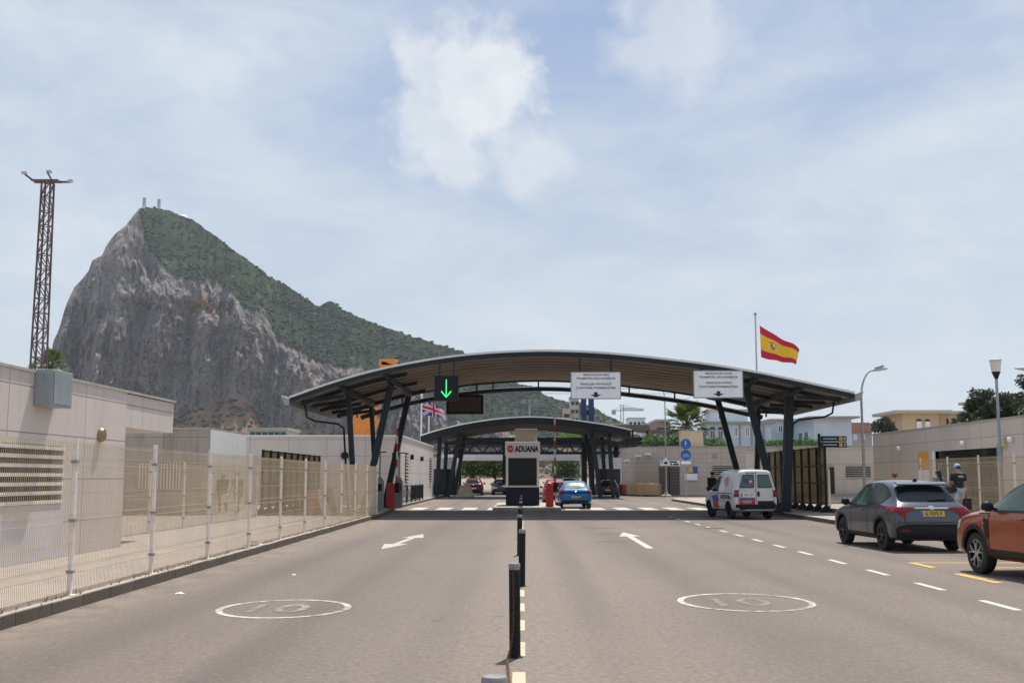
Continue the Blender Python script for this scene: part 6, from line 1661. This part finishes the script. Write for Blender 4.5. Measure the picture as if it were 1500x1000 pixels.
hatch('queueing_car','white car far along the queue above the blue hatchback',(4.9,118,0),R(2),(.62,.62,.62),W=1.75,H=1.65,L_=4.0,plate=M['whitesign'],metal=0)
hatch('queueing_car','red car far along the queue between the kiosk and the white one',(3.5,132,0),R(2),(.35,.03,.03),W=1.75,H=1.5,L_=4.0)
hatch('parked_car','dark car parked in shade right of the blue hatchback',(7.0,92,0),R(-4),(.05,.02,.02),W=1.75,H=1.5,L_=4.0)

# ------------------------------------------------------------------ people
def skin_mesh(name, verts, edges, radii, m, parent, root=0, sub=2):
    me = bpy.data.meshes.new(name); me.from_pydata([Vector(v) for v in verts], edges, []); me.materials.append(m)
    bm = bmesh.new(); bm.from_mesh(me); ly = bm.verts.layers.skin.verify(); bm.verts.ensure_lookup_table()
    for i, v in enumerate(bm.verts):
        r = radii[i]; v[ly].radius = r if isinstance(r, tuple) else (r, r); v[ly].use_root = (i == root)
    bm.to_mesh(me); bm.free()
    o = link(name, me, parent)
    a = o.modifiers.new('k', 'SKIN'); a.use_smooth_shade = True
    s = o.modifiers.new('s', 'SUBSURF'); s.levels = sub; s.render_levels = sub
    return bake(o)
def person(label, loc, rz, h=1.75, legs=(.18,-.20), arms=(-.25,.25), elbow=(.2,.2), lean=.03, top=None, bottom=None, shoes=None, shorts=False, hair='short', cap=None, splay=.05, sleeves=.5, group=None, bend=None):
    t = thing('person', label, 'person', loc, rz, group); k = h/1.75
    V = {}; rad = {}
    def A(n, p, r): V[n] = Vector(p)*k; rad[n] = tuple(x*k for x in r) if isinstance(r, tuple) else r*k
    A('pelvis',(0,0,.95),(.135,.10)); A('waist',(0,lean*.4,1.10),(.125,.095)); A('chest',(0,lean,1.30),(.155,.11)); A('base',(0,lean*1.2,1.43),(.10,.08)); A('neck',(0,lean*1.4+.01,1.50),.055); A('jaw',(0,lean*1.5+.03,1.58),.075); A('skull',(0,lean*1.5+.015,1.66),(.085,.095)); A('crown',(0,lean*1.5+.01,1.71),.065)
    E = [('pelvis','waist'),('waist','chest'),('chest','base'),('base','neck'),('neck','jaw'),('jaw','skull'),('skull','crown')]
    A('nose',(0,lean*1.5+.125,1.615),.016); E.append(('jaw','nose'))
    for s, sn, lg, ar, el in ((-1,'l',legs[0],arms[0],elbow[0]),(1,'r',legs[1],arms[1],elbow[1])):
        A('sh'+sn,(s*.185,lean*1.1,1.41),.06); sp_ = splay
        up = Vector((s*sp_*1.2, math.sin(ar), -math.cos(ar))).normalized(); e = Vector((s*.195,lean*1.1,1.41))+up*.29
        a2 = ar+el; lo = Vector((s*sp_*.2, math.sin(a2), -math.cos(a2))).normalized(); w_ = e+lo*.25
        A('el'+sn, e, .043); A('wr'+sn, w_, .030); pm = w_+lo*.07; A('pa'+sn, pm, (.036,.022))
        E += [('base','sh'+sn),('sh'+sn,'el'+sn),('el'+sn,'wr'+sn),('wr'+sn,'pa'+sn)]
        for f_ in range(4):
            fp = pm + lo*(.05+(.012,.02,.016,.004)[f_]) + Vector((0,(f_-1.5)*.021,0)); fq = fp + lo*.035 + Vector((-s*.018,0,0))
            A('f%d%s'%(f_,sn), fp, .0095); A('g%d%s'%(f_,sn), fq, .0085); E += [('pa'+sn,'f%d%s'%(f_,sn)),('f%d%s'%(f_,sn),'g%d%s'%(f_,sn))]
        th = w_ + lo*.035 + Vector((-s*.01,.042,0)); A('th'+sn, th, .0105); A('tk'+sn, th+lo*.035+Vector((0,.01,0)), .009); E += [('wr'+sn,'th'+sn),('th'+sn,'tk'+sn)]
        A('hp'+sn,(s*.09,0,.90),(.088,.092)); kn = Vector((s*.095, math.sin(lg)*.44, .90-math.cos(lg)*.42)); la = lg-.30*max(0,-lg)-.12 if lg < 0 else lg-.10
        an = kn+Vector((0,math.sin(la)*.40,-math.cos(la)*.40)); an.z = max(an.z,.075)
        A('kn'+sn, kn, .058); A('cf'+sn, kn*.6+an*.4+Vector((0,-.02,0)), .054); A('an'+sn, an, .037); A('to'+sn, (an.x+s*.02, an.y+.15, max(.035,an.z-.05)), (.04,.03)); A('he'+sn,(an.x,an.y-.04,max(.035,an.z-.045)),.034)
        E += [('pelvis','hp'+sn),('hp'+sn,'kn'+sn),('kn'+sn,'cf'+sn),('cf'+sn,'an'+sn),('an'+sn,'to'+sn),('an'+sn,'he'+sn)]
    def grow(name, keys, edges, m, add, root, end=None):
        idx = {q: i for i, q in enumerate(keys)}
        rr = [tuple(x+add for x in rad[q]) if isinstance(rad[q], tuple) else rad[q]+add for q in keys]
        vv = [V[q] for q in keys]
        return skin_mesh(name, vv, [(idx[a], idx[b_]) for a, b_ in edges], rr, m, t, idx[root])
    ks = list(V); grow('body', ks, E, M['skin'], 0, 'pelvis')
    for s in 'lr':
        V['sl'+s] = V['sh'+s].lerp(V['el'+s], sleeves*1.6 if sleeves <= .6 else 1); rad['sl'+s] = .052*k
    tk = ['pelvis','waist','chest','base','shl','shr','sll','slr']; te = [('pelvis','waist'),('waist','chest'),('chest','base'),('base','shl'),('base','shr'),('shl','sll'),('shr','slr')]
    if sleeves > .6:
        V['wl'] = V['wrl']; V['wr_'] = V['wrr']; rad['wl'] = rad['wr_'] = .034*k; tk += ['wl','wr_']; te += [('sll','wl'),('slr','wr_')]
    grow('shirt', tk, te, top or M['cloth_black'], .030*k, 'waist')
    bk = ['pelvis','hpl','hpr','knl','knr']; be = [('pelvis','hpl'),('pelvis','hpr'),('hpl','knl'),('hpr','knr')]
    if shorts:
        for s in 'lr': V['kn_'+s] = V['hp'+s].lerp(V['kn'+s], .8); rad['kn_'+s] = .075*k
        bk = ['pelvis','hpl','hpr','kn_l','kn_r']; be = [('pelvis','hpl'),('pelvis','hpr'),('hpl','kn_l'),('hpr','kn_r')]
    else: bk += ['cfl','cfr','anl','anr']; be += [('knl','cfl'),('knr','cfr'),('cfl','anl'),('cfr','anr')]
    grow('shorts' if shorts else 'trousers', bk, be, bottom or M['cloth_black'], .022*k, 'pelvis')
    for s in 'lr':
        skin_mesh('shoe', [V['he'+s]+Vector((0,-.015,0)), V['an'+s]+Vector((0,.03,-.03)), V['to'+s]+Vector((0,.03,0))], [(0,1),(1,2)], [.045*k,(.05*k,.045*k),(.048*k,.036*k)], shoes or M['white'], t)
    c = V['skull']
    if cap:
        b = MB(); b.lathe([(.108,-.01),(.108,.03),(.095,.075),(.06,.105),(0,.115)],18,(c.x,c.y,c.z)); b.box(c.x-.075,c.x+.075,c.y+.06,c.y+.185,c.z-.006,c.z+.008); b.build('cap', cap, t, smooth=50)
    if hair:
        L_ = {'short':0.0,'long':.42}[hair]; hp = [c+Vector((0,-.005,.045)), c+Vector((0,-.035,.0)), c+Vector((0,-.075,-.08))]; hr = [(.085,.085),(.098,.095),(.07,.05)]
        if hair == 'long': hp += [c+Vector((0,-.10,-.20)), c+Vector((.01,-.11,-.34)), c+Vector((0,-.10,-.46))]; hr = [(.092,.09),(.105,.10),(.105,.07),(.12,.06),(.10,.05),(.05,.03)]
        skin_mesh('hair', hp, [(i,i+1) for i in range(len(hp)-1)], [tuple(x*k for x in r) for r in hr], M['hair'], t)
    for s in (-1,1):
        b = MB(); b.lathe([(0,-.012),(.012,0),(0,.012)],8,(c.x+s*.033,c.y+.088,c.z-.012)); b.build('eye', M['ink'], t)
    return t, V
# man walking away with bags
mp = gnd(1413,756,.30); mp = Vector((14.75,38.2,.30))
t, V = person('man in black T-shirt, pale shorts and sky blue cap walking away with bags', mp, R(8), 1.80, legs=(-.10,.16), arms=(.35,-.05), elbow=(.75,.10), top=M['cloth_black'], bottom=M['denim'], shorts=True, cap=M['cap'], shoes=M['white'], splay=.10, sleeves=.5)
b = MB(); c = V['chest']; put_text(b,'4XL',0,0,.22,.075,0,.02); b.v = [(x+.02,c.y-.150,z+c.z+.05) for x,y,z in b.v]
b.build('shirt_print', M['flagwhite'], t)
def world(t, v): return Vector(t.location) + Matrix.Rotation(t.rotation_euler.z,3,'Z') @ Vector(v)
p = world(t, V['par']); tb = thing('carrier_bag', 'black carrier bag hanging from the right hand of the walking man', 'bag', (p.x+.01,p.y,p.z-.55), R(8))
b = MB(); b.prism([(-.10,0),(.10,0),(.085,.38),(-.085,.38)],-.15,.15,'x'); b.build('bag_body', M['cloth_black'], tb, bevel=.03); b = MB(); b.tube([(0,-.07,.38),(0,-.05,.50),(0,0,.55),(0,.05,.50),(0,.07,.38)],.009,6); b.build('strap', M['cloth_black'], tb, smooth=60)
p = world(t, (-.26,.10,.97)); tb = thing('shoulder_bag', 'dark holdall slung at the left hip of the walking man', 'bag', p, R(8))
b = MB(); b.lathe([(0,-.24),(.12,-.23),(.155,-.15),(.16,.0),(.155,.15),(.12,.23),(0,.24)],16,(0,0,0),'y'); b.build('bag_body', M['cloth_black'], tb, smooth=50)
b = MB(); b.tube([(0,-.15,.14),(.10,-.12,.36),(.30,-.10,.54),(.40,-.04,.58)],.014,6); b.tube([(0,.15,.14),(.08,.16,.32),(.26,.16,.50),(.38,.06,.58)],.014,6); b.build('strap', M['cloth_black'], tb, smooth=60)
person('woman with long dark hair standing behind the grey crossover roof', (14.45,39.2,.30), R(35), 1.64, legs=(.05,-.05), arms=(.0,.1), top=M['cloth_grey'], bottom=M['cloth_black'], hair='long', sleeves=.4)
person('person in a dark red top just behind the grey crossover, only the head showing', (13.25,40.2,.15), R(-20), 1.66, legs=(.1,-.1), top=M['cloth_red'], bottom=M['cloth_black'], cap=M['cloth_red'])
person('officer in dark uniform with white gloves standing left of the van', (9.75,58.2,.15), R(200), 1.78, legs=(.04,-.04), arms=(.1,.15), elbow=(.5,.3), top=M['cloth_black'], bottom=M['cloth_black'], cap=M['cloth_black'], sleeves=.9, shoes=M['black'])
person('person in dark clothes standing beside the van cab', (9.95,54.6,.15), R(150), 1.68, legs=(.04,-.06), arms=(.2,.2), elbow=(.4,.5), top=M['cloth_black'], bottom=M['cloth_black'], shoes=M['black'], sleeves=.9)
ppl = at(347,740,46)
person('man in tan top walking on the plaza behind the mesh fences', (ppl.x,46,.15), R(160), 1.74, legs=(.22,-.22), arms=(-.2,.2), top=M['cloth_tan'], bottom=M['cloth_grey'], sleeves=.5)
ppl = at(326,740,47)
person('person in dark clothes carrying a white bag behind the mesh fences', (ppl.x,47,.15), R(170), 1.70, legs=(-.15,.18), arms=(.3,-.1), elbow=(.5,.2), top=M['cloth_black'], bottom=M['cloth_grey'], sleeves=.9)
ppl = at(331,722,46.7); b = MB(); b.prism([(-.22,0),(.22,0),(.18,.36),(-.18,.36)],-.1,.1,'y'); bt = thing('white_bag', 'white carrier bag held by the person behind the fences', 'bag', (ppl.x,46.7,.62)); b.build('bag_body', M['whitesign'], bt, bevel=.04); b = MB(); b.tube([(-.1,0,.36),(-.06,0,.5),(.06,0,.5),(.1,0,.36)],.012,6); b.build('handle', M['whitesign'], bt)
